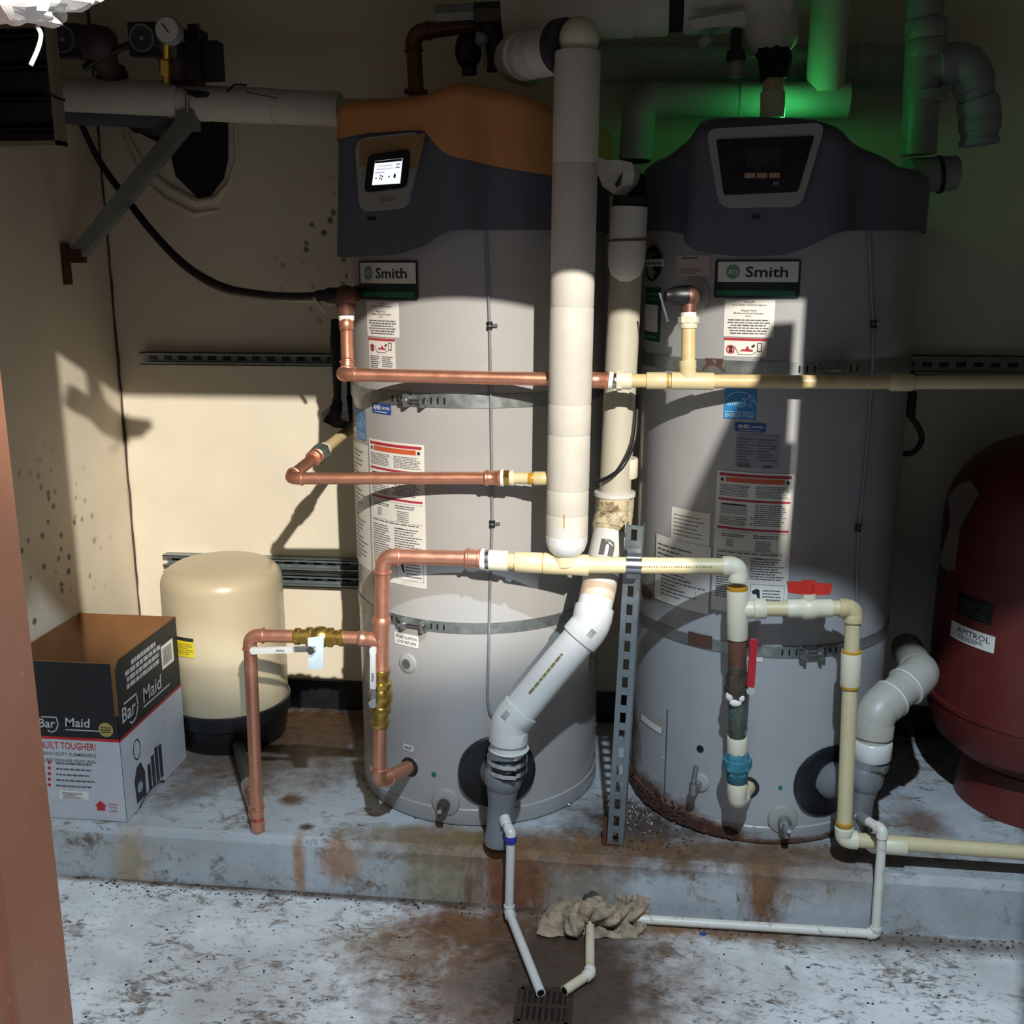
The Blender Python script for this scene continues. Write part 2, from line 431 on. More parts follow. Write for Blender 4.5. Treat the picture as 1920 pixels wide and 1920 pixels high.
struct('trim_1', jm, m_jamb, 'salmon-brown painted steel door frame')
# the open leaf, edge-on to the floodlight, with its hinge gap to the frame
d_ = V((.085, -.9, 0)).normalized(); n_ = V((d_.y, -d_.x, 0)); c0 = V((.668, DY0-.02, 0))+d_*.42
dl = MB().box(c0+V((0, 0, 1.05)), (.86, .044, 2.07), d_, n_, (0, 0, 1))
leaf = struct('door_1', dl, m_jamb, 'salmon-brown steel door leaf standing open')
for z in (.3, 1.05, 1.8):
    build('hinge', MB().cyl(V((.70, DY0-.03, z-.05)), V((.70, DY0-.03, z+.05)), .008), M('hinge_steel', '#8a8a88', .35, 1), leaf)
m_black = M('black_rubber', '#16171a', .5, 0, .2, 20)
struct('baseboard_back', MB().bb(WXL, WXR, WY-.012, WY, PAD, PAD+.105), m_black)
struct('baseboard_left', MB().bb(WXL, WXL+.012, PY+.02, WY-.012, PAD, PAD+.105), m_black)
# dark ragged joint in the corner
m_crack = M('dark_joint', '#4b342b', .8)
pts = [V((WXL+.004+random.uniform(-.002, .002), WY-.004, PAD+.1+i*.05)) for i in range(50)]
struct('trim_2', MB().sweep(pts, [random.uniform(.002, .0045) for _ in pts], 6), m_crack, 'dark cracked caulk joint in the corner')

# torn opening in the back wall with a peeled plaster rim
hc = lambda x, y, d=0: Q(x, y, WY-d)
hole = [(252, 232), (300, 205), (355, 212), (428, 210), (428, 300), (420, 335), (395, 368), (372, 372), (350, 350), (330, 330), (322, 296), (292, 265), (262, 250)]
hr = thing('wall_opening', 'ragged dark opening in the cream back wall with peeled plaster rim', 'hole', hc(350, 290))
build('cavity', MB().prism([hc(x, y, .003) for x, y in hole], (0, -.004, 0)), M('cavity_black', '#14161b', .8), hr, smooth=0)
def wob(pts, w=.02, mbm=None, yo=.006, jit=.25):
    return [hc(x, y, yo) for x, y in pts]
rim = [(235, 215), (240, 260), (275, 320), (320, 355), (370, 380), (405, 375), (430, 345), (445, 300), (440, 215)]
build('plaster_rim', MB().sweep(wob(rim, yo=.004), [.005, .008, .012, .012, .014, .013, .009, .008, .006], 8), m_wp, hr)
build('plaster_rim', MB().sweep(wob([(232, 260), (265, 335), (310, 375), (365, 402), (410, 395)], yo=.002), [.004, .007, .009, .009, .004], 8), m_wp, hr)
build('duct_stub', MB().cyl(Q(262, 235, WY-.005), Q(256, 236, WY-.09), .022), m_black, hr)
build('duct_stub', MB().sweep([Q(262, 236, WY-.09), Q(300, 235, WY-.07), Q(350, 240, WY-.02)], [.02, .035, .04], 14), m_black, hr)

# ------------------------------------------------------------------ shared object materials
m_jack = M('grey_enamel_jacket', '#a3a19e', .36, 0, .04, 3, None, coat=.35)
def rustjacket():
    t = NT('grey_enamel_jacket_rusted')
    cc = t.mix(t.ramp(t.noise(3, 4), .3, .7), tuple(x*.95 for x in lin('#9fa0a2')[:3]), lin('#a6a7a8')[:3])
    m = None
    for (c_, r_) in ((CP(HR, math.radians(-62), PAD+.03, RB), (.16, .3, .055)), (CP(HR, math.radians(-30), PAD+.02, RB), (.16, .2, .035)), (CP(HR, math.radians(-85), PAD+.12, RB), (.05, .1, .16)), (CP(HR, math.radians(10), PAD+.0, RB), (.3, .2, .022)), (CP(HR, math.radians(-70), .78, RB), (.05, .1, .02))):
        b = t.blob(c_, r_, .3, .6, 16); m = b if m is None else t.math('MAXIMUM', m, b)
    cc = t.mix(t.math('MULTIPLY', m, .93), cc, t.mix(t.ramp(t.noise(30, 6, .7), .35, .65), '#2b1d17', '#7a4a2c'))
    t.col(cc); t.rough(t.math('ADD', .34, t.math('MULTIPLY', m, .4))); t.b.inputs['Coat Weight'].default_value = .3
    t.bump(t.math('MULTIPLY', m, t.noise(50, 6, .7)), .6, .008)
    return t.m
m_jackr = rustjacket()
m_hood = M('dark_slate_plastic', '#5b5d68', .48, 0, .05, 6, bump=.05)
m_orange = M('burnt_orange_plastic', '#c98a55', .45, 0, .05, 6)
m_bezel = M('silver_grey_plastic', '#9a9892', .4, 0, .05, 8)
m_tan = M('tan_plastic', '#94744e', .45)
m_dark = M('dark_gloss', '#121318', .25, 0, .1)
m_white = M('label_white', '#dcdad2', .5, 0, .03, 20)
m_ink = M('label_ink', '#56545a', .6)
m_inkd = M('label_ink_dark', '#22232a', .6)
m_red = M('label_red', '#ab2f3a', .5)
m_or = M('label_orange', '#c65a34', .5)
m_grn = M('label_green', '#1f6b4a', .4)
m_dgrn = M('label_dark_green', '#14262a', .4)
m_lgrn = M('logo_green', '#5f9178', .45)
m_blue = M('label_blue', '#2f7fb8', .45)
m_nblue = M('label_navy', '#24488f', .45)
m_galv = M('galvanised_steel', '#9aa09e', .42, .85, .18, 40, '#d9dad4', .25, 30)
m_strut = M('galvanised_strut', '#8d979b', .40, .8, .12, 30)
m_chrome = M('bright_steel', '#c9ccce', .22, 1, .06)
m_cop = M('copper', '#dc9c80', .36, .82, .10, 22, '#b06a50', .2, 26)
m_cop2 = M('copper_dark', '#6f4d40', .45, .5, .15, 20)
m_brass = M('brass', '#c0a052', .3, .92, .1, 20)
m_brassd = M('tarnished_bronze', '#5f554c', .5, .6, .25, 35)
m_cpvc = M('cream_cpvc', '#d0c298', .42, 0, .05, 12, '#a58748', .12, 30)
m_cpvcf = M('pale_cpvc_fitting', '#ddd6bd', .42, 0, .05, 12, '#9a917c', .1, 30)
m_cpvcy = M('yellow_cpvc', '#cdb788', .42, 0, .1, 18, '#b88a2a', .2, 30)
m_glue = M('amber_glue', '#b98a24', .35)
m_pvc = M('white_pvc', '#d0d0cc', .30, 0, .02, 9, None, coat=.2)
m_pvcd = M('dirty_white_pvc', '#dcd8cc', .42, 0, .06, 20, '#4a4138', .35, 30)
m_pvcc = M('stained_cream_pvc', '#c9bd9c', .45, 0, .1, 10, '#5a3f22', .85, 34)
m_pvcg = M('grey_pvc', '#74777a', .38, 0, .06, 9)
m_ins = M('white_pipe_jacket', '#cdc8bd', .62, 0, .05, 12, '#a89f90', .08, 9, bump=.12)
m_insg = M('grey_pipe_jacket', '#a8a6a0', .65, 0, .08, 10, bump=.12)
m_torn = M('black_foam', '#1b1a1d', .85, 0, .3, 30, bump=.4)
m_blk = M('black_plastic', '#17181b', .4, 0, .15)
m_redp = M('red_plastic', '#c23026', .4)
m_teal = M('blue_green_patina', '#3a7f93', .6, .1, .3, 50, '#9fd0d8', .4, 40)
m_verd = M('verdigris_bronze', '#545a50', .6, .3, .35, 35, '#4fae90', .5, 40)
m_tape = M('white_thread_tape', '#e6e4de', .6)
m_primer = M('blue_primer', '#2a38a0', .4)

# ------------------------------------------------------------------ water heaters
def nameplate(par, h, x0, y0, x1, y1):
    S = cyl_label(h, x0, y0, x1, y1, RB, .004)
    mb = MB(); patch(S, -S.W/2, -S.H/2, S.W/2, S.H/2, 0, .006, mb); patch(S, -S.W/2+.002, -S.H/2+.002, S.W/2-.002, S.H/2-.002, -.005, .006, mb)
    p = build('nameplate', mb, m_dgrn, par, 'black badge with white logo field over a green stripe')
    build('logo_field', fpatch(S, .045, .42, .975, .95, .0008), m_white, p)
    build('green_stripe', fpatch(S, .03, .06, .955, .20, .0008), m_grn, p)
    W, H = S.W, S.H
    build('logo_disc', disc(S, -W*.27, H*.185, H*.19, .0014), m_lgrn, p)
    mb = MB(); text(S, 'AO', -W*.27, H*.185, H*.13, .002, .01, H*.26, mb=mb)
    build('logo_letters', mb, m_white, p)
    build('lettering', text(S, 'Smith', W*.12, H*.185, H*.26, .0014, .016, W*.48), m_inkd, p)
def support_label(par, h, x0, y0, x1, y1):
    S = cyl_label(h, x0, y0, x1, y1); p = build('label_sheet', patch(S, -S.W/2, -S.H/2, S.W/2, S.H/2, 0, .004), m_white, par)
    mb = MB(); L = [('Call', .2), ('A. O. Smith Technical Support', .68), ('', .3), ('Please Have', .3), ('Model and Serial Number', .6), ('For', .12)]
    for i, (s, wd) in enumerate(L):
        if s: text(S, s, 0, S.H*(.44-i*.075), S.H*.048, .0006, .012, S.W*wd, mb=mb)
    rows(S, .08, .06, .92, .49, 6, .45, .0006, mb, .2, True)
    build('print', mb, m_ink, p)
def warn_label(par, h, x0, y0, x1, y1, more=False):
    S = cyl_label(h, x0, y0, x1, y1); p = build('label_sheet', patch(S, -S.W/2, -S.H/2, S.W/2, S.H/2, 0, .001), m_white, par)
    b = .5 if more else 0; k = 1-b; f = lambda x, y: ((x-.5)*S.W, (b+y*k-.5)*S.H)
    build('red_header', fpatch(S, 0, b+k*.86, 1, 1, .0006), m_red, p)
    r = S.H*k*.24; mb = disc(S, *f(.16, .38), r, .0006, r*.72)
    stroke(S, [f(.09, .55), f(.24, .2)], r*.3, .0007, mb)
    poly(S, [f(.38, .3), (f(.45, .42)), f(.5, .38), f(.56, .6), f(.6, .42), f(.7, .36), f(.68, .28)], .0007, mb)
    build('warning_symbol', mb, m_red, p)
    mb = MB(); poly(S, [f(.12, .22), f(.21, .22), f(.21, .55), f(.12, .55)], .0005, mb)
    stroke(S, [f(.26, .55), f(.32, .3), f(.36, .12), f(.66, .12), f(.76, .28)], S.W*.012, .0007, mb)
    stroke(S, [f(.79, .3), f(.79, .75), f(.88, .75), f(.88, .3), f(.79, .3)], S.W*.02, .0007, mb)
    poly(S, [f(.64, .55), f(.7, .7), f(.74, .6), f(.68, .48)], .0007, mb)
    if more: rows(S, .06, .03, .46, .45, 7, .4, .0006, mb); rows(S, .54, .08, .94, .45, 6, .4, .0006, mb, seed=3)
    build('print', mb, m_inkd, p)
def energy_label(par, h, x0, y0, x1, y1):
    S = cyl_label(h, x0, y0, x1, y1); W, H = S.W, S.H
    p = build('blue_sticker', patch(S, -W/2, -H/2, W/2, H/2, 0, .002), m_blue, par)
    mb = MB(); patch(S, -W/2, -H*.275, W/2, -H*.255, .0006, 0, mb)
    stroke(S, [(-W*.48+W*.48*(1-math.cos(math.pi*i/16)), -H*.02+H*.4*math.sin(math.pi*i/16)) for i in range(17)], W*.02, .0006, mb)
    text(S, 'energy', -W*.1, H*.03, H*.17, .0006, .0, W*.6, shear=.3, mb=mb)
    st = [(W*.26+W*.2*(1 if i % 2 == 0 else .42)*math.sin(i*math.pi/5+.2), H*.08+H*.2*(1 if i % 2 == 0 else .42)*math.cos(i*math.pi/5+.2)) for i in range(11)]
    stroke(S, st, W*.018, .0006, mb)
    text(S, 'ENERGY STAR', 0, -H*.38, H*.13, .0006, .01, W*.9, mb=mb)
    build('print', mb, M('pale_blue_ink', '#b4d4e6', .5), p)
def ahri_label(par, h, x0, y0, x1, y1):
    S = cyl_label(h, x0, y0, x1, y1); p = build('blue_sticker', patch(S, -S.W/2, -S.H/2, S.W/2, S.H/2, 0, .004), m_nblue, par)
    mb = MB(); text(S, 'AHRI', -S.W*.22, S.H*.1, S.H*.42, .0006, .03, S.W*.38, mb=mb); text(S, 'CERTIFIED', S.W*.23, S.H*.08, S.H*.26, .0006, .01, S.W*.42, mb=mb)
    rows(S, .15, .1, .85, .26, 1, .5, .0006, mb)
    build('print', mb, m_white, p)
def big_label(par, h, x0, y0, x1, y1):
    S = cyl_label(h, x0, y0, x1, y1); W, H = S.W, S.H
    p = build('label_sheet', patch(S, -W/2, -H/2, W/2, H/2, 0, .004), m_white, par, 'tall warning and instruction label')
    mb = MB()
    for a, b in ((.965, .985), (.795, .81), (.595, .61)): fpatch(S, .035, a, .965, b, .0006, 0, mb)
    build('red_rule', mb, m_red, p)
    build('orange_banner', fpatch(S, .12, .925, .88, .958, .0006), m_or, p)
    mb = MB(); rows(S, .05, .825, .46, .91, 8, .42, .0006, mb, .15, seed=4); rows(S, .52, .825, .95, .91, 8, .42, .0006, mb, .15, seed=5)
    rows(S, .52, .63, .93, .785, 11, .4, .0006, mb, .2, seed=6); rows(S, .06, .625, .45, .69, 5, .4, .0006, mb, .3, seed=7)
    rows(S, .10, .54, .42, .565, 2, .5, .0006, mb, .1, seed=8); rows(S, .52, .54, .85, .57, 2, .5, .0006, mb, .1, seed=8)
    rows(S, .17, .47, .27, .53, 5, .4, .0006, mb, 0, seed=9); rows(S, .55, .45, .75, .53, 6, .4, .0006, mb, 0, seed=9)
    rows(S, .05, .425, .9, .44, 1, .5, .0006, mb, 0); rows(S, .05, .1, .44, .41, 18, .4, .0006, mb, .3, seed=10); rows(S, .5, .25, .95, .41, 9, .4, .0006, mb, .3, seed=11)
    for yy in (.58, .445): fpatch(S, .04, yy, .96, yy+.002, .0006, 0, mb)
    fpatch(S, .52, .04, .96, .042, .0006, 0, mb); fpatch(S, .52, .22, .96, .222, .0006, 0, mb); fpatch(S, .52, .04, .525, .22, .0006, 0, mb); fpatch(S, .955, .04, .96, .22, .0006, 0, mb)
    rows(S, .68, .06, .93, .19, 6, .4, .0006, mb, .2, seed=12)
    build('print', mb, m_ink, p)
    mb = MB(); f = lambda x, y: ((x-.5)*W, (y-.5)*H)
    for yy in (.68, .64): poly(S, [f(.47, yy), f(.51, yy), f(.49, yy+.013)], .0007, mb)
    fpatch(S, .08, .765, .4, .775, .0007, 0, mb); fpatch(S, .55, .4, .66, .406, .0007, 0, mb)
    poly(S, [f(.54, .17), f(.6, .19), f(.64, .18), f(.65, .12), f(.67, .09), f(.63, .1), f(.6, .15), f(.55, .15)], .0007, mb)
    fpatch(S, .9, .928, .94, .95, .0007, 0, mb); fpatch(S, .055, .928, .095, .95, .0007, 0, mb)
    build('symbol', mb, m_inkd, p)
    mb = MB(); fpatch(S, .07, .70, .42, .775, .0005, 0, mb); build('diagram', mb, M('label_grey', '#a9a8a6', .5), p)
def hood_tables(h, cols, R):
    out = []
    for (x, *ys) in cols:
        out.append((QC(x, ys[0], h, R)[0], [QC(x, y, h, R)[1] for y in ys]))
    return out
def tab(T, th, i):
    if th <= T[0][0]: return T[0][1][i]
    if th >= T[-1][0]: return T[-1][1][i]
    for (a, va), (b, vb) in zip(T[:-1], T[1:]):
        if th <= b: k = (th-a)/(b-a) if b > a else 0; return va[i]+(vb[i]-va[i])*k
sm = lambda a, b, x: (lambda t: t*t*(3-2*t))(max(0, min(1, (x-a)/(b-a))))
def hood_r(th, z, thp, d0, d1, za, zb, R0, half):
    dt = th-thp; k = sm(half+.28, half, abs(dt)); d = d0+(d1-d0)*(z-za)/(zb-za)
    flat = d/math.cos(max(-half-.1, min(half+.1, dt))); return R0+(flat-R0)*k
def hood_shell(h, thp, zlo, zhi, rf, extra=0, close=True, n=120, levels=10, rnd=.03):
    mb = MB(); vs = []; fs = []; N = n
    for i in range(levels+1):
        for j in range(N):
            th = -math.pi+2*math.pi*j/N; a, b = zlo(th), zhi(th); z = a+(b-a)*i/levels
            r = rf(th, z)+extra
            top = b-z
            if close and top < rnd: r -= rnd*.8*(1-math.sqrt(max(0, 1-((rnd-top)/rnd)**2)))
            vs.append(CP(h, th, z, r))
    for i in range(levels):
        for j in range(N):
            j2 = (j+1) % N; fs.append((i*N+j, i*N+j2, (i+1)*N+j2, (i+1)*N+j))
    if close:
        for q, k in enumerate((.9, .6, .25)):
            for j in range(N):
                p = vs[levels*N+j]; c = V((h[0], h[1], p.z+.008*(q+1))); vs.append(c+(V((p.x, p.y, c.z))-c)*k)
            for j in range(N):
                j2 = (j+1) % N; o = (levels+q)*N; fs.append((o+j, o+j2, o+N+j2, o+N+j))
        fs.append(tuple((levels+3)*N+j for j in range(N)))
    return mb.add(vs, fs)
def tank_body(par, h, mat, ztop):
    pr = [(0, RB-.004), (.012, RB+.002), (.030, RB+.003), (.033, RB), (1, RB)]
    z0 = PAD+.004
    mb = MB(); vs = []; fs = []; n = 96
    L = [(z0, RB-.03), (z0, RB), (z0+.006, RB+.003), (z0+.046, RB+.003), (z0+.049, RB), (z0+.053, RB), (.78, RB), (1.2, RB), (ztop, RB)]
    for z, r in L:
        for j in range(n): vs.append(CP(h, 2*math.pi*j/n, z, r))
    for i in range(len(L)-1):
        for j in range(n): j2 = (j+1) % n; fs.append((i*n+j, i*n+j2, (i+1)*n+j2, (i+1)*n+j))
    mb.add(vs, fs); return build('jacket', mb, mat, par, smooth=30)
def escutcheon(par, h, x, y, r, mat, dome=.012, name='escutcheon'):
    th, z = QC(x, y, h); a = CP(h, th, z, RB-.004); b = CP(h, th, z, RB+dome); return build(name, MB().prof(a, b, [(0, r), (.45, r), (.7, r*.93), (.92, r*.6), (1, r*.35)], 32), mat, par), CP(h, th, z, RB), (CP(h, th, z, 1)-CP(h, th, z, 0))
def wire(par, h, pts, clips, mat):
    path = []
    for x, y in pts: th, z = QC(x, y, h, RB+.006); path.append(CP(h, th, z, RB+.006))
    build('conduit', MB().sweep(path, .0035, 10), mat, par, 'thin grey sensor conduit')
    for x, y in clips:
        th, z = QC(x, y, h, RB+.006); c = CP(h, th, z, RB+.006)
        cl = build('clip', MB().cyl(c+V((0, 0, -.009)), c+V((0, 0, -.003)), .0075).cyl(c+V((0, 0, .003)), c+V((0, 0, .009)), .0075), m_blk, par)
        t_ = V((math.cos(th), math.sin(th), 0)); build('clip_tab', MB().box(c+t_*.013, (.014, .004, .008), t_, V((t_.y, -t_.x, 0))), m_chrome, cl)
def dot(par, h, x, y, r, mat):
    S = cyl_label(h, x-4, y-4, x+4, y+4); build('green_dot', disc(S, 0, 0, r), mat, par)
def drain_cock(par, h, x, y, mat, ln=.045):
    e, p, n = escutcheon(par, h, x, y, .040, m_bezel if mat is not m_brass else m_jack)
    v = build('drain_valve', MB().prof(p, p+n*ln, [(0, .011), (.3, .011), (.34, .017), (.7, .017), (.74, .011), (1, .011)], 16).cyl(p+n*(ln*.8), p+n*(ln*.95)+V((0, 0, -.028)), .009), mat, par)
    build('spindle', MB().cyl(p+n*ln*.6, p+n*(ln+.014), .006, n=10), m_chrome, v)

# ---- left heater: orange-topped
A = thing('water_heater', 'tall grey water heater with orange cap and lit display screen', 'water heater', (HL[0], HL[1], PAD))
cols = [(640, 196, 273, 482), (665, 190, 262, 482), (700, 186, 251, 481), (750, 181, 247, 478), (800, 176, 246, 462), (815, 168, 266, 452), (835, 161, 288, 439), (850, 158, 297, 434), (875, 157, 302, 431), (900, 158, 306, 431), (960, 168, 317, 431), (1020, 185, 326, 431), (1060, 203, 332, 431), (1100, 222, 338, 431)]
TL = hood_tables(HL, cols, .372)
thp = QC(737, 325, HL, .39)[0]
rfL = lambda th, z: hood_r(th, z, thp, .395, .372, 1.74, 2.05, .360, .36)
zb_ = lambda th: tab(TL, th, 2); zs_ = lambda th: tab(TL, th, 1); zt_ = lambda th: tab(TL, th, 0)
tank_body(A, HL, m_jack, 1.80)
build('hood', hood_shell(HL, thp, zb_, lambda th: zs_(th)+.012, rfL, 0, False), m_hood, A, 'dark slate plastic hood', smooth=50)
build('hood_cap', hood_shell(HL, thp, zs_, zt_, rfL, .005), m_orange, A, 'burnt orange plastic cap', smooth=50)
def panel_plane(h, thp, d0, d1):
    n = V((math.sin(thp), -math.cos(thp), 0)); U = V((math.cos(thp), math.sin(thp), 0)); za, zb = 1.74, 2.05
    pa = V((h[0], h[1], 0))+n*d0+V((0, 0, za)); pb = V((h[0], h[1], 0))+n*d1+V((0, 0, zb)); Vv = (pb-pa).normalized()
    N = U.cross(Vv); N = N if N.dot(n) > 0 else -N; return pa, U, Vv, N
pa, PU, PV, PN = panel_plane(HL, thp, .395, .372)
def on_panel(px, p=None, N=None, out=.0): return [QP(x, y, (p or pa)+(N or PN)*out, (N or PN)) for x, y in px]
def rounded(px, k=.18):
    out = []; n = len(px)
    for i in range(n):
        a, b, c = V((*px[i-1], 0)), V((*px[i], 0)), V((*px[(i+1) % n], 0))
        r = min((a-b).length, (c-b).length)*k
        p, q = b+(a-b).normalized()*r, b+(c-b).normalized()*r
        for t in (0, .25, .5, .75, 1): m_ = p.lerp(b, t).lerp(b.lerp(q, t), t); out.append((m_.x, m_.y))
    return out
bz = rounded([(670, 262), (800, 247), (765, 390), (680, 398)], .2)
pl = build('control_panel', MB().prism(on_panel(bz, out=.0), PN*.012), m_bezel, A, 'silver-grey control panel')
build('panel_top', MB().prism(on_panel([(674, 264), (798, 250), (782, 316), (674, 312)], out=.0125), PN*.001), m_tan, pl)
sb = build('screen_bezel', MB().prism(on_panel(rounded([(693, 291), (771, 280), (763, 352), (685, 362)], .16), out=.013), PN*.006), m_dark, pl)
m_lcd = emit('lit_display', '#eef4ff', 1.15)
sp = on_panel([(704, 302), (755, 297), (750, 344), (698, 347)], out=.0195)
build('display', MB().prism(sp, PN*.0012), m_lcd, sb, 'lit white screen')
SU = (sp[1]-sp[0]).normalized(); SV = (sp[0]-sp[3]).normalized(); sw = (sp[1]-sp[0]).length; sh = (sp[0]-sp[3]).length
S = flat_surf((sp[0]+sp[1]+sp[2]+sp[3])/4+PN*.0013, SU, SV, PN, sw, sh, .0004)
mb = fpatch(S, 0, .9, 1, 1); text(S, 'Tank Temperature', -sw*.12, sh*.28, sh*.075, .0003, 0, sw*.55, mb=mb); text(S, 'Operating Setpoint', -sw*.1, sh*.15, sh*.075, .0003, 0, sw*.62, mb=mb); rows(S, .06, .47, .4, .53, 1, .5, .0003, mb, 0)
rows(S, .8, .74, .96, .82, 1, .6, .0003, mb, 0); rows(S, .8, .61, .96, .69, 1, .6, .0003, mb, 0)
build('display_print', mb, m_inkd, sb)
mb = MB()
for dx, dy in ((-.22, -.13), (-.15, -.17), (-.24, -.24), (-.17, -.28), (-.38, -.22), (.1, -.2)): patch(S, sw*(dx-.025), sh*(dy-.04), sw*(dx+.025), sh*(dy+.03), .0003, 0, mb)
poly(S, [(sw*.27, -sh*.28), (sw*.34, -sh*.28), (sw*.35, -sh*.18), (sw*.305, -sh*.06), (sw*.26, -sh*.18)], .0003, mb)
build('display_icons', mb, m_nblue, sb)
S2 = flat_surf(QP(727, 372, pa+PN*.0122, PN), (QP(755, 369, pa, PN)-QP(700, 374, pa, PN)).normalized(), PV, PN, .08, .02)
build('lettering', text(S2, 'Cyclone', 0, 0, .013, .0005, 0, .05), M('panel_ink', '#5f5d5c', .5), pl)
build('panel_latch', MB().prism(on_panel([(690, 408), (705, 407), (704, 413), (690, 413)], out=.0), PN*.004), m_dark, A)
nameplate(A, HL, 676, 489, 785, 562)
support_label(A, HL, 689, 565, 749, 632)
warn_label(A, HL, 693, 635, 742, 693, True)
ahri_label(A, HL, 699, 757, 734, 776)
energy_label(A, HL, 668, 768, 686, 824)
big_label(A, HL, 697, 830, 798, 1095)
S = cyl_label(HL, 666, 832, 694, 1060); p = build('label_sheet', patch(S, -S.W/2, -S.H/2, S.W/2, S.H/2), m_white, A, 'tall wiring diagram sheet')
mb = rows(S, .25, .05, .9, .95, 26, .25, .0006, None, .7, seed=21); build('print', mb, m_ink, p)
S = cyl_label(HL, 741, 1189, 785, 1211); p = build('label_sheet', patch(S, -S.W/2, -S.H/2, S.W/2, S.H/2, 0, .002), m_white, A)
mb = text(S, 'RECIRCULATION', 0, S.H*.2, S.H*.22, .0006, .01, S.W*.86); text(S, 'LOOP RETURN', 0, -S.H*.2, S.H*.22, .0006, .01, S.W*.8, mb=mb); build('print', mb, m_inkd, p)
S = cyl_label(HL, 757, 1396, 776, 1408); p = build('label_sheet', patch(S, -S.W/2, -S.H/2, S.W/2, S.H/2, 0, .002), m_white, A); build('print', text(S, 'INLET', 0, 0, S.H*.45, .0006, .02, S.W*.7), m_inkd, p)
S = cyl_label(HL, 700, 738, 748, 752); build('yellow_label', patch(S, -S.W/2, -S.H/2, S.W/2, S.H/2), M('label_yellow', '#c8c832', .5), A)
wire(A, HL, [(911, 433), (914, 500), (918, 610), (920, 720), (922, 850), (923, 980), (919, 1100), (917, 1200), (914, 1310), (918, 1335), (928, 1352)], [(918, 610), (923, 982)], M('grey_conduit', '#8f9096', .4, .3))
dot(A, HL, 814, 1452, .0075, m_grn)
# round port cap (recirculation)
e, p, n = escutcheon(A, HL, 765, 1243, .028, m_jack, .008, 'port_ring')
build('port_recess', MB().cyl(p+n*.0075, p+n*.0095, .0135, .0125), M('shadow_grey', '#55565a', .6), e)
drain_cock(A, HL, 836, 1503, m_brassd)
for x, y in ((780, 1537), (1065, 1508)):
    th, z = QC(x, y, HL); build('screw', MB().prof(CP(HL, th, z, RB), CP(HL, th, z, RB+.008), [(0, .006), (.5, .006), (1, .003)], 10), m_chrome, A)
th, z = QC(932, 1446, HL)
build('vent_gasket', MB().prof(CP(HL, th, z, RB-.012), CP(HL, th, z, RB+.008), [(0, .106), (.8, .106), (1, .100)], 40), m_blk, A, 'large round black gasket')
th, z = QC(768, 1438, HL); INL = CP(HL, th, z, RB); INLn = (CP(HL, th, z, 1)-CP(HL, th, z, 0))
build('inlet_port', MB().prof(INL-INLn*.01, INL+INLn*.003, [(0, .028), (.9, .028), (1, .026)], 28), m_blk, A)
th, z = QC(668, 548, HL); TPL = CP(HL, th, z, RB); TPLn = (CP(HL, th, z, 1)-CP(HL, th, z, 0))

# ---- right heater: all slate
B = thing('water_heater', 'tall grey water heater with slate hood and dark unlit display', 'water heater', (HR[0], HR[1], PAD))
cols = [(1212, 300, 433), (1235, 290, 433), (1262, 268, 434), (1290, 246, 440), (1316, 228, 455), (1345, 224, 474), (1400, 221, 481), (1440, 221, 481), (1490, 222, 478), (1530, 226, 460), (1560, 236, 440), (1590, 258, 433), (1630, 274, 432), (1680, 293, 432), (1710, 312, 432)]
TR = hood_tables(HR, cols, .372)
thr = QC(1437, 310, HR, .39)[0]
rfR = lambda th, z: hood_r(th, z, thr, .402, .375, 1.74, 2.0, .362, .34)
tank_body(B, HR, m_jackr, 1.80)
build('hood', hood_shell(HR, thr, lambda th: tab(TR, th, 1), lambda th: tab(TR, th, 0), rfR), m_hood, B, 'dark slate plastic hood', smooth=50)
pb, RU, RV, RN = panel_plane(HR, thr, .402, .372)
def onr(px, out=0): return [QP(x, y, pb+RN*out, RN) for x, y in px]
fr_ = build('control_panel', MB().prism(onr(rounded([(1325, 244), (1549, 232), (1503, 388), (1350, 390)], .14), .0), RN*.012), m_bezel, B, 'silver-grey trapezoid control panel frame')
build('display_window', MB().prism(onr(rounded([(1343, 262), (1527, 255), (1496, 360), (1357, 366)], .05), .0125), RN*.002), m_dark, fr_)
build('display', MB().prism(onr([(1398, 277), (1465, 276), (1463, 312), (1400, 313)], .0148), RN*.0006), M('unlit_screen', '#24272f', .2), fr_)
for k in range(3):
    x = 1396+k*23; build('button', MB().prism(onr([(x, 325), (x+20, 324), (x+20, 334), (x, 334)], .0148), RN*.0012), M('amber_button', '#a98a6a', .4), fr_)
S = flat_surf(QP(1455, 345, pb+RN*.0148, RN), RU, RV, RN, .03, .02); build('lettering', text(S, 'M', 0, 0, .011, .0004, 0), m_bezel, fr_)
build('panel_latch', MB().prism(onr([(1410, 404), (1425, 404), (1424, 410), (1410, 410)], 0), RN*.004), m_dark, B)
m_led = emit('green_led', '#3dff6a', 30)
ld = build('status_light', MB().ball(CP(HR, thr+.03, 2.012, .02), .009), m_led, B, 'small glowing green status light on top of the hood')
ll = bpy.data.lights.new('status_glow', 'POINT'); ll.energy = .4; ll.color = (.08, 1, .25); ll.shadow_soft_size = .02
lo = bpy.data.objects.new('status_glow', ll); COL.objects.link(lo); lo.location = CP(HR, thr+.03, 2.035, .02)
nameplate(B, HR, 1341, 487, 1500, 559)
support_label(B, HR, 1358, 562, 1452, 632)
warn_label(B, HR, 1358, 634, 1438, 669)
energy_label(B, HR, 1358, 728, 1418, 786)
ahri_label(B, HR, 1378, 793, 1436, 810)
big_label(B, HR, 1339, 886, 1482, 1152)
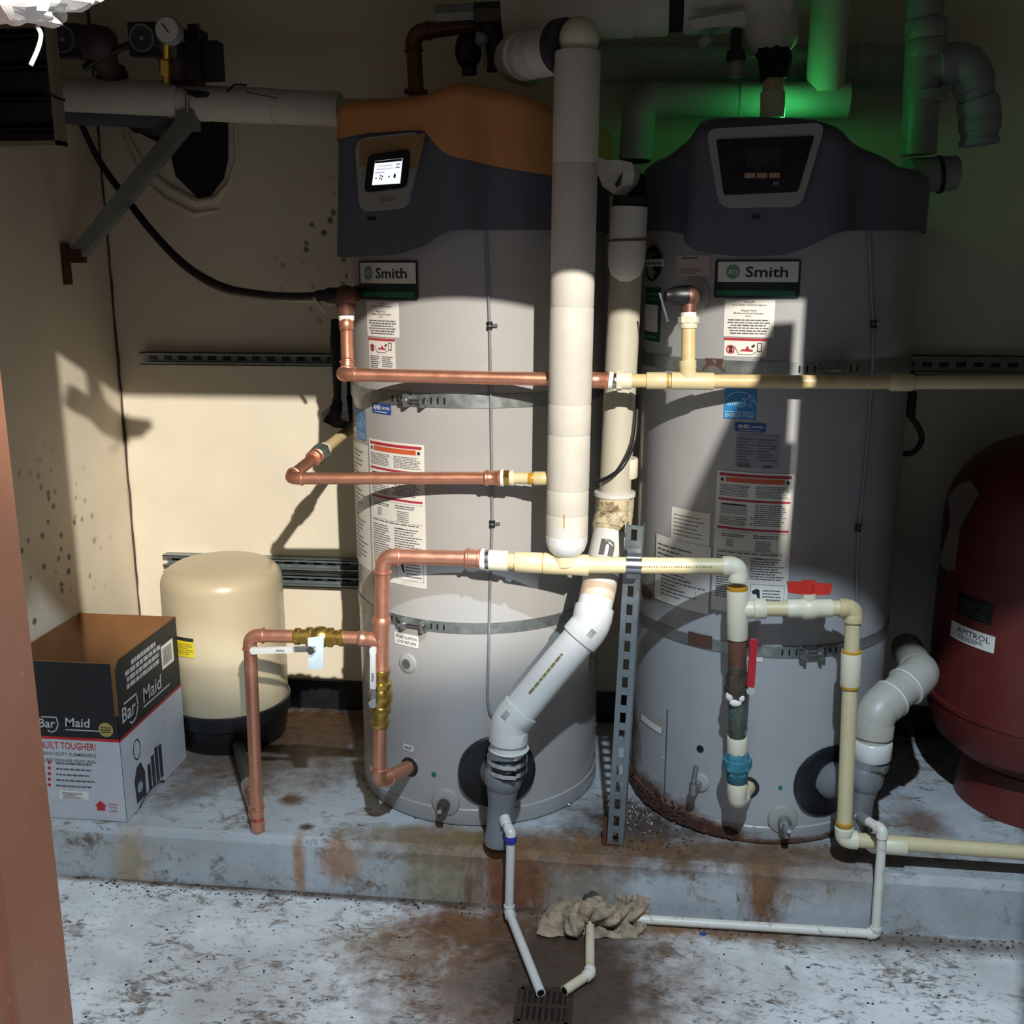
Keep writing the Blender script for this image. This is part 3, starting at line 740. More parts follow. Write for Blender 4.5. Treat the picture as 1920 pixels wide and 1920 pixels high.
S = cyl_label(HR, 1380, 815, 1460, 878); p = build('data_plate', patch(S, -S.W/2, -S.H/2, S.W/2, S.H/2), M('silver_label', '#8f9094', .35, .3), B)
mb = rows(S, .05, .1, .45, .9, 9, .35, .0006, None, .5, seed=31); rows(S, .5, .2, .95, .9, 8, .35, .0006, mb, .5, seed=32); fpatch(S, .05, .02, .35, .1, .0006, 0, mb); fpatch(S, .65, .02, .87, .1, .0006, 0, mb); build('print', mb, m_ink, p)
for i, (x0, y0, x1, y1) in enumerate(((1259, 957, 1332, 1020), (1230, 1015, 1332, 1140))):
    S = cyl_label(HR, x0, y0, x1, y1, RB, .0015+.0012*i); p = build('label_sheet', patch(S, -S.W/2, -S.H/2, S.W/2, S.H/2), m_white, B)
    mb = MB()
    if i == 0: rows(S, .08, .15, .9, .85, 6, .2, .0006, mb, .3, seed=33)
    else: rows(S, .05, .62, .95, .9, 4, .3, .0006, mb, .5, seed=34); rows(S, .15, .1, .95, .55, 8, .3, .0006, mb, .75, seed=35); stroke(S, [(-S.W*.2, -S.H*.2), (S.W*.3, -S.H*.22), (S.W*.3, -S.H*.35)], .001, .0006, mb)
    build('print', mb, m_ink, p)
S = cyl_label(HR, 1268, 479, 1331, 518); p = build('label_sheet', patch(S, -S.W/2, -S.H/2, S.W/2, S.H/2, 0, .002), M('faded_label', '#bfb2ae', .5), B); mb = rows(S, .2, .8, .7, .95, 1, .5, .0006); rows(S, .15, .1, .85, .4, 3, .3, .0006, mb, .3); build('print', mb, m_ink, p)
# oval badge and green sticker (its square code left out)
S = cyl_label(HR, 1212, 457, 1244, 529); p = build('oval_badge', disc(S, 0, 0, S.W/2, 0, 0, 1, S.H/S.W), m_dark, B, 'dark oval badge with white band')
build('badge_rim', disc(S, 0, 0, S.W/2*1.04, .0003, S.W/2*.96, 1, S.H/S.W), m_bezel, p)
S.nx = 4; q = build('badge_band', patch(S, -S.W*.56, -S.H*.09, S.W*.56, S.H*.10, .0012), m_white, p); build('lettering', text(S, 'icomm', 0, 0, S.H*.09, .0018, .012, S.W*.92), m_inkd, p)
mb = rows(S, .25, .66, .75, .78, 2, .35, .0008, None, .3, True); rows(S, .25, .2, .75, .32, 2, .35, .0008, mb, .3, True); build('print', mb, m_bezel, p)
S = cyl_label(HR, 1210, 539, 1239, 640); p = build('green_sticker', patch(S, -S.W/2, -S.H/2, S.W/2, S.H/2), M('sticker_green', '#1d4a40', .45), B); build('sticker_panel', fpatch(S, .08, .18, .9, .68, .0006), m_white, p)
mb = rows(S, .1, .74, .9, .92, 2, .4, .0006, None, .1, True); rows(S, .15, .05, .85, .12, 1, .5, .0006, mb, .1, True); build('print', mb, m_lgrn, p)
S = cyl_label(HR, 1201, 1336, 1243, 1366); p = build('small_sticker', patch(S, -S.W/2, -S.H/2, S.W/2, S.H/2), m_bezel, B); build('sticker_panel', fpatch(S, .1, .05, .98, .45, .0006), m_white, p)
S = cyl_label(HR, 1402, 1228, 1430, 1240); build('small_sticker', patch(S, -S.W/2, -S.H/2, S.W/2, S.H/2), m_white, B)
wire(B, HR, [(1630, 433), (1633, 520), (1638, 610), (1636, 690), (1630, 790), (1620, 900), (1610, 990), (1606, 1120), (1600, 1250)], [(1638, 608), (1609, 990)], M('grey_conduit', '#8f9096'))
dot(B, HR, 1463, 1477, .006, m_grn)
th, z0 = QC(1252, 1330, HR); _, z1 = QC(1252, 1500, HR)
build('jacket_seam', MB().box(CP(HR, th, (z0+z1)/2, RB), (.003, .004, z0-z1), (math.cos(th), math.sin(th), 0), (-math.sin(th), math.cos(th), 0)), m_ink, B)
drain_cock(B, HR, 1467, 1535, m_galv, .05)
escutcheon(B, HR, 1302, 553, .046, m_jack, .006)
e, p, n = escutcheon(B, HR, 1313, 1466, .026, m_jack, .010)
build('sample_cock', MB().cyl(p, p+n*.05, .009).cyl(p+n*.045+V((0, 0, -.016)), p+n*.045+V((0, 0, .016)), .011).cyl(p+n*.045+V((0, 0, .016)), p+n*.03+V((0, 0, .06)), .007), m_galv, B)
th, z = QC(1313, 1404, HR); build('probe_hole', MB().cyl(CP(HR, th, z, RB-.01), CP(HR, th, z, RB+.002), .010), m_blk, B)
th, z = QC(1552, 1464, HR)
VR = CP(HR, th, z, RB); VRn = CP(HR, th, z, 1)-CP(HR, th, z, 0)
build('vent_gasket', MB().prof(VR-VRn*.012, VR+VRn*.008, [(0, .100), (.8, .100), (1, .094)], 40), m_blk, B, 'large round black gasket')

# ---- seismic straps
def strap(h, y, xc, hgt, label, buckle, mat=m_galv, zfix=None):
    th, z = QC(xc, y, h); z = zfix or z
    o = thing('strap', label, 'strap', (h[0], h[1], z))
    mb = MB(); vs = []; fs = []; n = 96; prf = [(-hgt/2, .0005), (-hgt/2, .003), (hgt/2, .003), (hgt/2, .0005)]
    for dz, dr in prf:
        for j in range(n): vs.append(CP(h, 2*math.pi*j/n, z+dz, RB+dr))
    for i in range(4):
        for j in range(n): j2 = (j+1) % n; fs.append((i*n+j, i*n+j2, ((i+1) % 4)*n+j2, ((i+1) % 4)*n+j))
    build('band', mb.add(vs, fs), mat, o, smooth=30)
    bx = [QC(x, y_, h)[0] for x, y_ in buckle]
    for b in bx:
        t_ = V((math.cos(b), math.sin(b), 0)); n_ = V((math.sin(b), -math.cos(b), 0)); c = CP(h, b, z, RB+.014)
        build('buckle_ear', MB().box(c, (.008, .026, hgt*.95), t_, n_), mat, o)
    a, b = CP(h, bx[0]-.035, z, RB+.02), CP(h, bx[-1]+.035, z, RB+.02)
    bo = build('buckle_bolt', MB().cyl(a, b, .0045, n=10), m_chrome, o)
    build('nut', MB().sweep([a, lerp(a, b, .12)], .010, 6), m_chrome, bo); build('bolt_head', MB().sweep([b, lerp(b, a, .1)], .010, 6), m_chrome, bo)
    for k in range(3):
        for s in (-1, 1):
            t = (bx[0] if s < 0 else bx[-1])+s*(.05+.05*k); c = CP(h, t, z, RB+.0032)
            build('slot', MB().box(c, (.004, .0015, hgt*.5), (math.cos(t), math.sin(t), 0), (math.sin(t), -math.cos(t), 0)), m_dark, o)
    return o
strap(HL, 752, 840, .034, 'upper galvanised strap bolted round the orange-capped water heater', [(768, 742), (797, 747)])
strap(HL, 1178, 900, .030, 'lower galvanised strap bolted round the orange-capped water heater', [(764, 1160), (798, 1166)])
so = strap(HR, 690, 1400, .034, 'upper grey strap round the slate-hooded water heater', [(1540, 690), (1570, 690)])
S = cyl_label(HR, 1316, 672, 1364, 697, RB, .0036); build('rust_patch', poly(S, [(-S.W*.5, -S.H*.5), (S.W*.5, -S.H*.5), (S.W*.3, -S.H*.1), (S.W*.38, S.H*.5), (-S.W*.35, S.H*.5), (-S.W*.3, S.H*.1)]), M('flat_rust', '#4f352b', .8), so)
so = strap(HR, 1222, 1450, .030, 'lower grey strap round the slate-hooded water heater', [(1505, 1225), (1532, 1225)])
S = cyl_label(HR, 1291, 1188, 1336, 1213, RB, .0036); build('rust_patch', patch(S, -S.W/2, -S.H/2, S.W/2, S.H/2), M('flat_rust', '#4f352b', .8), so)

# ------------------------------------------------------------------ cold supply: copper, then cream plastic
YP = 2.46
q = lambda x, y, Y=YP: Q(x, y, Y)
Cs = thing('supply_pipe_run', 'copper and cream plastic supply piping joining both heaters, with three lever valves', 'pipe', (-.97, YP, PAD))
E0, E1, T = q(483, 1537), q(468, 1191), q(716, 1196)
T0 = QZ(444, 1388, E0.z)
rc = .0172
a, b = elbow(Cs, E0, (E0-T0).normalized(), (E1-E0).normalized(), rc, 'press', m_cop)
gm = lerp(T0, E0, .62); build('pipe', MB().cyl(T0, gm, .017), M('grey_pipe', '#6f716e', .5, .4), Cs, 'grey pipe along the pad'); build('pipe', MB().cyl(gm, a+(E0-T0).normalized()*.01, rc), m_cop, Cs)
coup(Cs, lerp(T0, E0, .58), lerp(T0, E0, .68), .021, m_tape)
a2, b2 = elbow(Cs, E1, (E1-E0).normalized(), (T-E1).normalized(), rc, 'press', m_cop)
build('pipe', MB().cyl(b, a2, rc), m_cop, Cs); build('pipe', MB().cyl(b2, q(700, 1197), rc), m_cop, Cs)
# foot of the riser
build('pipe_cap', MB().prof(E0+V((0, 0, .0)), V((E0.x, E0.y, PAD+.002)), [(0, rc*1.05), (.8, rc*1.08), (1, rc)], 20), m_cop, Cs)
R2 = .0192
P1 = q(711, 1466); TOP = q(718, 1043); ADP = q(906, 1048)
a, b = elbow(Cs, P1, (P1-INL).normalized(), (TOP-P1).normalized(), R2, 'press', m_cop)
build('pipe', MB().cyl(INL-INLn*.01, a, R2), m_cop, Cs)
a3, b3 = elbow(Cs, TOP, (TOP-P1).normalized(), (ADP-TOP).normalized(), R2, 'press', m_cop)
vp = lambda y: lerp(TOP, P1, (y-1043)/(1466-1043))
build('pipe', MB().cyl(b, vp(1345), R2), m_cop, Cs); build('pipe', MB().cyl(vp(1160), a3, R2), m_cop, Cs)
build('pipe', MB().cyl(b3, q(880, 1047), R2), m_cop, Cs)
tee = MB().prof(vp(1258), vp(1152), [(0, R2*1.05), (.05, R2*1.24), (.11, R2*1.24), (.16, R2*1.06), (.84, R2*1.06), (.89, R2*1.24), (.95, R2*1.24), (1, R2*1.05)], 24).prof(vp(1197), q(672, 1196), [(0, R2), (.62, R2), (.7, rc*1.06), (.8, rc*1.24), (.92, rc*1.24), (1, rc*1.05)], 24)
build('tee', tee, m_cop, Cs)
def ball_valve(par, a, b, r, mat, name='ball_valve'):
    return build(name, MB().prof(a, b, [(0, r*1.12), (.03, r*1.3), (.1, r*1.3), (.13, r*1.12), (.24, r*1.12), (.26, r*1.48), (.34, r*1.48), (.37, r*1.3), (.46, r*1.62), (.58, r*1.62), (.66, r*1.3), (.68, r*1.48), (.76, r*1.48), (.78, r*1.12), (.88, r*1.12), (.91, r*1.3), (.97, r*1.3), (1, r*1.12)], 24), mat, par, smooth=35)
v1 = ball_valve(Cs, q(552, 1193), q(646, 1196), rc, m_brass)
v2 = ball_valve(Cs, vp(1358), vp(1246), R2, m_brass)
def lever(v, base, tip, grip0, wd, mat_grip, out=.034, txt=None, flip=False, rot=0, gl='white coated lever grip'):
    N = V((0, -1, 0)); d = (tip-base).normalized(); s_ = d.cross(N)
    ba = V(base)
    build('stem', MB().cyl(ba, ba+N*(out+.008), .006, n=12).sweep([ba+N*(out+.002), ba+N*(out+.010)], .011, 6), m_chrome, v)
    g = lerp(base, tip, grip0)
    build('lever', MB().box(lerp(base, g, .45)+N*out-d*.004, ((g-ba).length*1.15, wd*.9, .004), d, s_, N), m_galv, v)
    L = (V(tip)-g).length; c = lerp(g, tip, .5)+N*(out+.001)
    mb = MB(); vs = []
    pts = [(-.5, -.42), (-.46, -.5), (.3, -.46), (.42, -.58), (.48, -.5), (.5, -.2), (.5, .2), (.48, .5), (.42, .58), (.3, .46), (-.46, .5), (-.5, .42)]
    mb.prism([c+d*(L*x)+s_*(wd*y)-N*.004 for x, y in pts], N*.009)
    gp = build('grip', mb, mat_grip, v, gl)
    if txt:
        Sx = flat_surf(c+N*.005, d, N.cross(d), N, L, wd, .0006)
        build('lettering', text(Sx, txt, -L*.2, 0, wd*.42, .0004, .015, L*.2), m_inkd, v)
lever(v1, q(592, 1208), q(479, 1211), .30, .0165, m_pvc, txt='FNW', flip=False)
lever(v2, q(706, 1308), q(706, 1204), .26, .0155, m_pvc, txt='FNW', flip=False)
tg = MB().prism([q(577, 1196, YP-.03), q(607, 1192, YP-.03), q(606, 1255, YP-.033), q(578, 1255, YP-.033)], (0, .0008, 0))
tg = build('paper_tag', tg, M('pale_blue_paper', '#c3d4da', .6), Cs, 'pale blue paper tag on the valve')
# transition to plastic
rp = .0203
coup(Cs, q(872, 1046), q(903, 1048), R2*1.16, m_cop, 'adapter', True)
coup(Cs, q(901, 1048), q(912, 1049), .027, m_tape, 'thread_tape')
coup(Cs, q(910, 1049), q(918, 1049), .0275, m_chrome, 'adapter_collar')
build('adapter', MB().sweep([q(916, 1050), q(953, 1052)], .0262, 20), m_cpvcf, Cs)
coup(Cs, q(950, 1052), q(968, 1053), rp, m_cpvcy, 'pipe')
coup(Cs, q(966, 1053), q(1018, 1056), .0262, m_cpvc, 'coupling')
coup(Cs, q(1017, 1056), q(1020, 1056), .0255, m_glue, 'glue_ring')
tt = MB().prof(q(1019, 1056), q(1104, 1060), [(0, .0265), (.97, .0265), (1, .025)], 28).cyl(q(1062, 1058), q(1060, 1040), .032)
build('tee', tt, m_cpvc, Cs)
EL = q(1383, 1062); LOW = q(1382, 1500); th, z = QC(1402, 1476, HR); INR = CP(HR, th, z, RB)
a, b = elbow(Cs, EL, (EL-q(1104, 1058)).normalized(), (LOW-EL).normalized(), rp, 'cpvc', m_cpvcf)
build('pipe', MB().cyl(q(1100, 1059), a+V((.004, 0, 0)), rp), m_cpvc, Cs)
mbp = MB(); rnd = random.Random(5)
for i in range(30):
    x = 1200+i*4.6; p = q(x, 1063, YP-rp-.0006); mbp.box(p, (.003*rnd.uniform(.5, 1.2), .0008, .004*rnd.uniform(.5, 1)))
build('pipe_print', mbp, M('brown_print', '#7d6a34', .6), Cs)
vq = lambda y: lerp(EL, LOW, (y-1062)/(1500-1062))
def vseg(y0, y1, r, mat, name, **k): return coup(Cs, vq(y0), vq(y1), r, mat, name, **k)
vseg(1098, 1104, .0252, m_glue, 'glue_ring')
tq = MB().prof(vq(1103), vq(1192), [(0, .0250), (.02, .0262), (.98, .0262), (1, .025)], 28).prof(vq(1140), q(1436, 1141), [(0, .022), (.55, .022), (.6, .0255), (.97, .0255), (1, .024)], 28)
build('tee', tq, m_cpvcf, Cs)
vseg(1190, 1242, .0222, M('brown_iron', '#6d4a3a', .55, .2, .2, 30), 'nipple', label='brown threaded nipple')
vseg(1240, 1264, .0235, m_brassd, 'nipple')
bv = build('ball_valve', MB().prof(vq(1256), vq(1314), [(0, .026), (.12, .029), (.4, .029), (.42, .033), (.55, .033), (.62, .030), (.8, .026), (1, .022)], 8), m_brassd, Cs, 'tarnished bronze ball valve', smooth=30)
build('mineral_crust', MB().ball(vq(1298)+V((-.020, -.016, .004)), .012, 10, 8, (.9, .8, 1.1)).ball(vq(1303)+V((-.006, -.022, -.004)), .012, 10, 8, (1.3, .7, .8)).ball(vq(1295)+V((.008, -.024, -.002)), .008, 10, 8, (1, .7, 1.2)), m_tape, bv)
lever(bv, q(1404, 1284), q(1411, 1190), .06, .019, M('red_lever', '#b3202a', .4), .030, gl='red coated lever grip')
vseg(1310, 1378, .0218, m_verd, 'check_valve', label='verdigris-stained bronze fitting')
vseg(1376, 1408, .0255, m_cpvcf, 'adapter')
build('union_nut', MB().prof(vq(1404), vq(1448), [(0, .026), (.15, .030), (.3, .031), (.34, .037), (.7, .037), (.78, .030), (1, .028)], 8), m_teal, Cs, 'blue-green stained union nut', smooth=25)
vseg(1446, 1464, .0262, M('dark_teal', '#2c5560', .6), 'union_collar')
vseg(1460, 1490, .0255, m_cpvcf, 'adapter')
a, b = elbow(Cs, vq(1500), (LOW-EL).normalized(), (INR-vq(1500)).normalized(), rp, 'cpvc', m_cpvcf)
build('pipe', MB().cyl(b, INR, rp), m_cpvc, Cs)
build('pipe_flange', MB().cyl(INR+V((0, -.004, 0)), INR+V((0, .02, 0)), .03), m_blk, Cs)
# branch with red tee-handle valve, down and away along the pad
BR = q(1600, 1141); DN = q(1582, 1573, 2.45); RE = Q(1990, 1604, 2.45)
build('pipe', MB().cyl(q(1432, 1141), q(1480, 1141), .0185), m_cpvc, Cs)
va = build('tee_valve', MB().prof(q(1476, 1141), q(1560, 1140), [(0, .022), (.03, .0225), (.3, .0225), (.36, .027), (.6, .027), (.66, .0225), (.97, .0225), (1, .0215)], 24).cyl(q(1517, 1138), q(1517, 1112), .0165), m_cpvcf, Cs, 'cream tee-handle valve')
hb = [(-.053, .012), (-.049, -.012), (-.012, -.016), (.012, -.016), (.049, -.013), (.053, .010), (.02, .010), (.012, .017), (-.012, .017), (-.02, .012)]
hp = q(1517, 1102); build('tee_handle', MB().prism([hp+V((x, -.009, z_)) for x, z_ in hb], (0, .018, 0)).cyl(hp+V((0, 0, -.016)), hp+V((0, 0, .012)), .014), m_redp, va, 'orange-red tee handle')
rb = .0188
a, b = elbow(Cs, BR, V((1, 0, 0)), (DN-BR).normalized(), rb, 'cpvc', M('tan_cpvc_fitting', '#c4b288', .45, 0, .08))
build('pipe', MB().cyl(q(1556, 1140), a+V((.004, 0, 0)), rb), m_cpvc, Cs)
a2, b2 = elbow(Cs, DN, (DN-BR).normalized(), (RE-DN).normalized(), rb, 'cpvc', m_cpvcf)
build('pipe', MB().cyl(b, a2, rb), m_cpvc, Cs)
wq = lambda y: lerp(BR, DN, (y-1141)/(1573-1141))
coup(Cs, wq(1218), wq(1280), .0245, m_cpvcf); coup(Cs, wq(1216), wq(1220), .0242, m_glue, 'glue_ring'); coup(Cs, wq(1276), wq(1284), .0238, m_glue, 'glue_ring'); coup(Cs, wq(1538), wq(1546), .0212, m_glue, 'glue_ring')
build('pipe', MB().cyl(b2-V((.004, 0, 0)), RE, rb), m_cpvc, Cs)
coup(Cs, Q(1655, 1583, 2.45), Q(1698, 1586, 2.45), .0238, m_cpvcf)

# ------------------------------------------------------------------ relief line across both heaters
YR = 2.487
rl = thing('relief_pipe_run', 'copper relief line turning into cream plastic across both heaters at chest height', 'pipe', (-.69, YR, 1.4))
EA = Q(648, 556, 2.62); EB = Q(652, 700, 2.56); EC = Q(640, 702, YR); ED = Q(1148, 714, YR); EE = Q(1700, 717, YR); EF = Q(1990, 716, YR)
rr = .0162
build('valve_body', MB().prof(TPL-TPLn*.012, EA, [(0, .02), (.4, .02), (1, .021)], 20).ball(EA, .029).cyl(EA, EA+V((0, 0, -.045)), .024), m_cop2, rl, 'dark bronze relief valve elbow')
build('valve_cap', MB().prof(EA+V((-.015, 0, .0)), EA+V((-.075, -.012, .002)), [(0, .022), (.5, .022), (.6, .017), (1, .013)], 16), m_blk, rl)
build('test_lever', MB().box(EA+V((-.062, -.02, -.022)), (.006, .008, .05), (.8, 0, .6), (0, 1, 0), (-.6, 0, .8)), m_chrome, rl)
a, b = elbow(rl, EB, (EB-EA).normalized(), (EC-EB).normalized(), rr, 'press', m_cop)
build('pipe', MB().cyl(EA+V((0, 0, -.05)), a, rr), m_cop, rl); coup(rl, EA+V((0, 0, -.045)), EA+V((0, 0, -.06)), .020, m_tape, 'thread_tape')
coup(rl, Q(649, 602, 2.6), Q(650, 618, 2.6), .0185, m_cop)
a2, b2 = elbow(rl, EC, (EC-EB).normalized(), (ED-EC).normalized(), rr, 'press', m_cop)
build('pipe', MB().cyl(b2, Q(1120, 713, YR), rr), m_cop, rl)
coup(rl, Q(1100, 712, YR), Q(1143, 714, YR), .0195, m_cop, 'adapter', True); coup(rl, Q(1141, 713, YR), Q(1149, 714, YR), .0215, m_tape, 'thread_tape'); coup(rl, Q(1148, 714, YR), Q(1157, 714, YR), .019, m_chrome, 'adapter_collar')
build('adapter', MB().sweep([Q(1156, 714, YR), Q(1166, 714, YR)], .0235, 8).cyl(Q(1166, 714, YR), Q(1184, 714, YR), .0205), m_cpvcf, rl)
build('pipe', MB().cyl(Q(1180, 714, YR), Q(1700, 717, YR), .0163), m_cpvcy, rl)
coup(rl, Q(1212, 714, YR), Q(1250, 714, YR), .0203, m_cpvc); coup(rl, Q(1250, 714, YR), Q(1254, 714, YR), .0185, m_glue, 'glue_ring')
TPt = Q(1290, 714, YR)
TB = Q(1287, 560, 2.55)
build('tee', MB().prof(Q(1259, 714, YR), Q(1338, 715, YR), [(0, .0205), (.98, .0205), (1, .0195)], 24).prof(TPt, Q(1289, 676, YR+.004), [(0, .02), (.6, .0195), (.64, .0205), (1, .0205)], 24), m_cpvc, rl)
tu = lambda y: lerp(TPt, Q(1291, 585, YR+.018), (714-y)/(714-585))
build('pipe', MB().cyl(tu(680), tu(612), .0163), m_cpvcy, rl)
coup(rl, tu(616), tu(602), .0205, m_cpvcf); build('adapter_nut', MB().sweep([tu(606), tu(594)], .0245, 8), m_cpvcf, rl); coup(rl, tu(595), tu(586), .0185, m_tape, 'thread_tape')
th, z = QC(1297, 556, HR); TPR = CP(HR, th, z, RB)
build('valve_body', MB().cyl(tu(588), tu(562), .018).ball(tu(556), .026).cyl(tu(556), TPR+V((0, .01, 0)), .019), m_cop2, rl, 'dark bronze relief valve body')
build('valve_cap', MB().prof(tu(556)+V((-.005, -.005, .002)), tu(556)+V((-.055, -.02, .002)), [(0, .024), (.6, .022), (.7, .018), (1, .014)], 16), m_blk, rl)
build('test_lever', MB().box(tu(556)+V((-.058, -.03, -.024)), (.005, .008, .07), (.93, 0, .3), (0, 1, 0), (-.3, 0, .93)), m_chrome, rl)
coup(rl, Q(1668, 717, YR), Q(1712, 717, YR), .0203, m_cpvc); build('pipe', MB().cyl(Q(1700, 717, YR), EF, .0163), m_cpvc, rl)

# ------------------------------------------------------------------ thinner copper loop from the wall side
YL = 2.47
lo_ = thing('loop_pipe_run', 'short copper recirculation line with hex union running into the white pipe', 'pipe', Q(545, 897, YL))
La = Q(662, 800, 3.0); Lb = Q(541, 897, YL); Lc = Q(960, 896, YL); Ld = Q(1040, 897, YL)
ru = .0152
a, b = elbow(lo_, Lb, (Lb-La).normalized(), (Lc-Lb).normalized(), ru, 'press', m_cop)
un = lambda t: lerp(La, Lb, t)
build('pipe', MB().cyl(un(-.1), un(.55), ru), m_cpvcy, lo_); build('pipe', MB().cyl(un(.6), a, ru), m_cop, lo_)
build('union_nut', MB().sweep([un(.52), un(.53), un(.60), un(.61)], [.02, .027, .027, .022], 6), m_verd, lo_, 'hexagonal union nut')
coup(lo_, un(.60), un(.67), .019, m_cop, 'adapter', True); coup(lo_, un(.47), un(.53), .020, m_cpvcf, 'adapter')
build('pipe', MB().cyl(b, Q(935, 896, YL), ru), m_cop, lo_)
coup(lo_, Q(908, 896, YL), Q(940, 896, YL), .0178, m_cop, 'adapter', True); coup(lo_, Q(939, 896, YL), Q(945, 896, YL), .0215, m_tape, 'thread_tape')
build('adapter_nut', MB().sweep([Q(945, 896, YL), Q(956, 896, YL)], .0205, 6), m_brass, lo_); coup(lo_, Q(955, 896, YL), Q(964, 896, YL), .0195, m_cpvcf, 'adapter')
build('pipe', MB().cyl(Q(962, 896, YL), Ld, .0142), m_cpvc, lo_); coup(lo_, Q(1001, 897, YL), Q(1026, 897, YL), .0172, m_cpvcy); coup(lo_, Q(990, 897, YL), Q(1002, 897, YL), .0150, m_glue, 'glue_ring')

# torn black foam sleeve hanging beside the heater
fo = thing('foam_sleeve', 'torn black foam pipe sleeve hanging beside the orange-capped heater', 'insulation', Q(640, 700, 2.9))
build('sleeve', MB().sweep([Q(630, 598, 2.9), Q(633, 640, 2.9), Q(640, 700, 2.91), Q(645, 760, 2.93)], [.014, .022, .026, .03], 10), m_torn, fo)
mb = MB(); rnd = random.Random(3); path = [Q(668, 745, 2.96), Q(650, 760, 2.93), Q(640, 775, 2.9), Q(622, 780, 2.86)]
mb.sweep(path, [.035, .044, .04, .03], 14)
mb.v = [p+V([rnd.uniform(-.008, .008) for _ in range(3)]) for p in mb.v]
build('torn_end', mb, m_torn, fo)

# ------------------------------------------------------------------ white insulated vertical pipe
YW = 2.46
ip = thing('insulated_pipe', 'tall white jacketed vertical pipe standing on the cream tee', 'pipe', Q(1061, 1040, YW))
rw = .0515
wp_ = lambda y: lerp(Q(1083, 98, YW), Q(1062, 1032, YW), (y-98)/(1032-98))
ys = [98, 290, 485, 550, 735, 795, 905, 955, 1000]
for i, (y0, y1) in enumerate(zip(ys[:-1], ys[1:])):
    L = (wp_(y1)-wp_(y0)).length; e = .004/L
    build('jacket_section', MB().prof(wp_(y0), wp_(y1), [(0, rw-.0012), (e, rw), (1-e, rw), (1, rw-.0012)], 32), m_ins, ip)
build('jacket_end', MB().prof(wp_(1000), wp_(1048), [(0, rw), (.3, rw*.985), (.62, rw*.86), (.85, rw*.62), (1, rw*.3)], 32), m_pvc, ip, 'white bevelled jacket end')
build('glue_drip', MB().box(wp_(962)+V((-.004, -rw-.0002, 0)), (.0025, .002, .033)), m_glue, ip)
top = Q(1086, 72, YW)
build('top_elbow', MB().ball(top, .045, sc=(1, 1, 1)).cyl(top, wp_(100), .036), m_cpvcf, ip, 'bare pale elbow at the top')
build('foam_collar', MB().ring(Q(1064, 86, 2.47), Q(1050, 88, 2.49), .058, .02), M('dark_foam', '#2d2c33', .8), ip)
ta = Q(1052, 92, 2.49); tb = Q(985, 105, 2.62)
build('pipe', MB().cyl(top, ta, .022), m_cpvcf, ip)
mb = MB(); rnd = random.Random(9); mb.sweep([lerp(ta, tb, k/8) for k in range(9)], [.052+.004*math.sin(k*2.2) for k in range(9)], 20)
mb.sweep([tb, tb+V((-.03, .08, .01)), tb+V((-.02, .3, .03))], [.055, .055, .05], 20)
build('wrapped_jacket', mb, m_ins, ip, 'wrinkled cloth-wrapped insulation')

# ------------------------------------------------------------------ left vent (PVC) with grey trap
vl = thing('vent_pipe', 'white plastic vent pipe zigzagging up from the black gasket between the heaters', 'pipe', Q(945, 1570, 2.43))
th, z = QC(932, 1446, HL); VL = CP(HL, th, z, RB); VLn = CP(HL, th, z, 1)-CP(HL, th, z, 0)
rv = .0445
VA = Q(944, 1455, 2.435)
build('trap_inlet', MB().prof(VL, VA, [(0, .048), (.25, .048), (.3, .044), (1, .042)], 28), m_pvcg, vl)
build('trap', MB().ball(VA, .050, 28, 16, (1, 1, 1.12)).prof(VA, Q(949, 1405, 2.43), [(0, .046), (1, .046)], 28).prof(VA, Q(934, 1580, 2.432), [(0, .046), (.35, .036), (.42, .034), (.86, .034), (.88, .037), (1, .037)], 28), m_pvcg, vl, 'grey plastic condensate trap')
w0 = lambda y: lerp(Q(952, 1395, 2.43), Q(950, 1455, 2.433), (y-1395)/60)
build('rubber_coupling', MB().prof(w0(1412), w0(1448), [(0, .047), (.1, .0495), (.9, .0495), (1, .047)], 32), m_blk, vl)
for y in (1421, 1438):
    cl = build('hose_clamp', MB().ring(w0(y-4), w0(y+4), .0525, .047, 36), m_chrome, vl); build('clamp_screw', MB().box(w0(y)+V((.012, -.053, 0)), (.035, .010, .011)), m_chrome, cl)
V1 = Q(955, 1356, 2.43); V2 = Q(1108, 1172, 2.49); V3 = Q(1152, 962, 2.64); V4 = Q(1163, 880, 2.66); V5 = Q(1174, 500, 2.66)
d01 = V((0, 0, 1)); a, b = elbow(vl, V1, (V1-w0(1440)).normalized(), (V2-V1).normalized(), rv, 'pvc', m_pvc)
build('pipe', MB().cyl(w0(1420), a, rv), m_pvc, vl)
a2, b2 = elbow(vl, V2, (V2-V1).normalized(), (V3-V2).normalized(), rv, 'pvc', m_pvc)
build('pipe', MB().cyl(b, a2, rv), m_pvc, vl)
def pipe_mark(par, a, b, r, t, s, size, mat, roll=0, rot=0):
    a, b = V(a), V(b); d = (b-a).normalized(); c = lerp(a, b, t); N = (CAM-c); N = (N-d*N.dot(d)).normalized(); U = d.cross(N)
    f = lambda x, y, e=0: c+d*x+(N*math.cos(y/r+roll)-U*math.sin(y/r+roll))*(r+.0006+e)
    Sf = Surf(f, .13, .012, 6)
    build('pipe_print', rows(Sf, 0, 0, 1, 1, 1, .55, .0003, None, 0) if s == '-' else text(Sf, s, 0, 0, size, .0003, .045 if s == 'n' else 0, rot=rot), mat, par)
    return Sf
pipe_mark(vl, b, a2, rv, .5, '-', .006, M('brown_print', '#7d6a34', .6), .2)
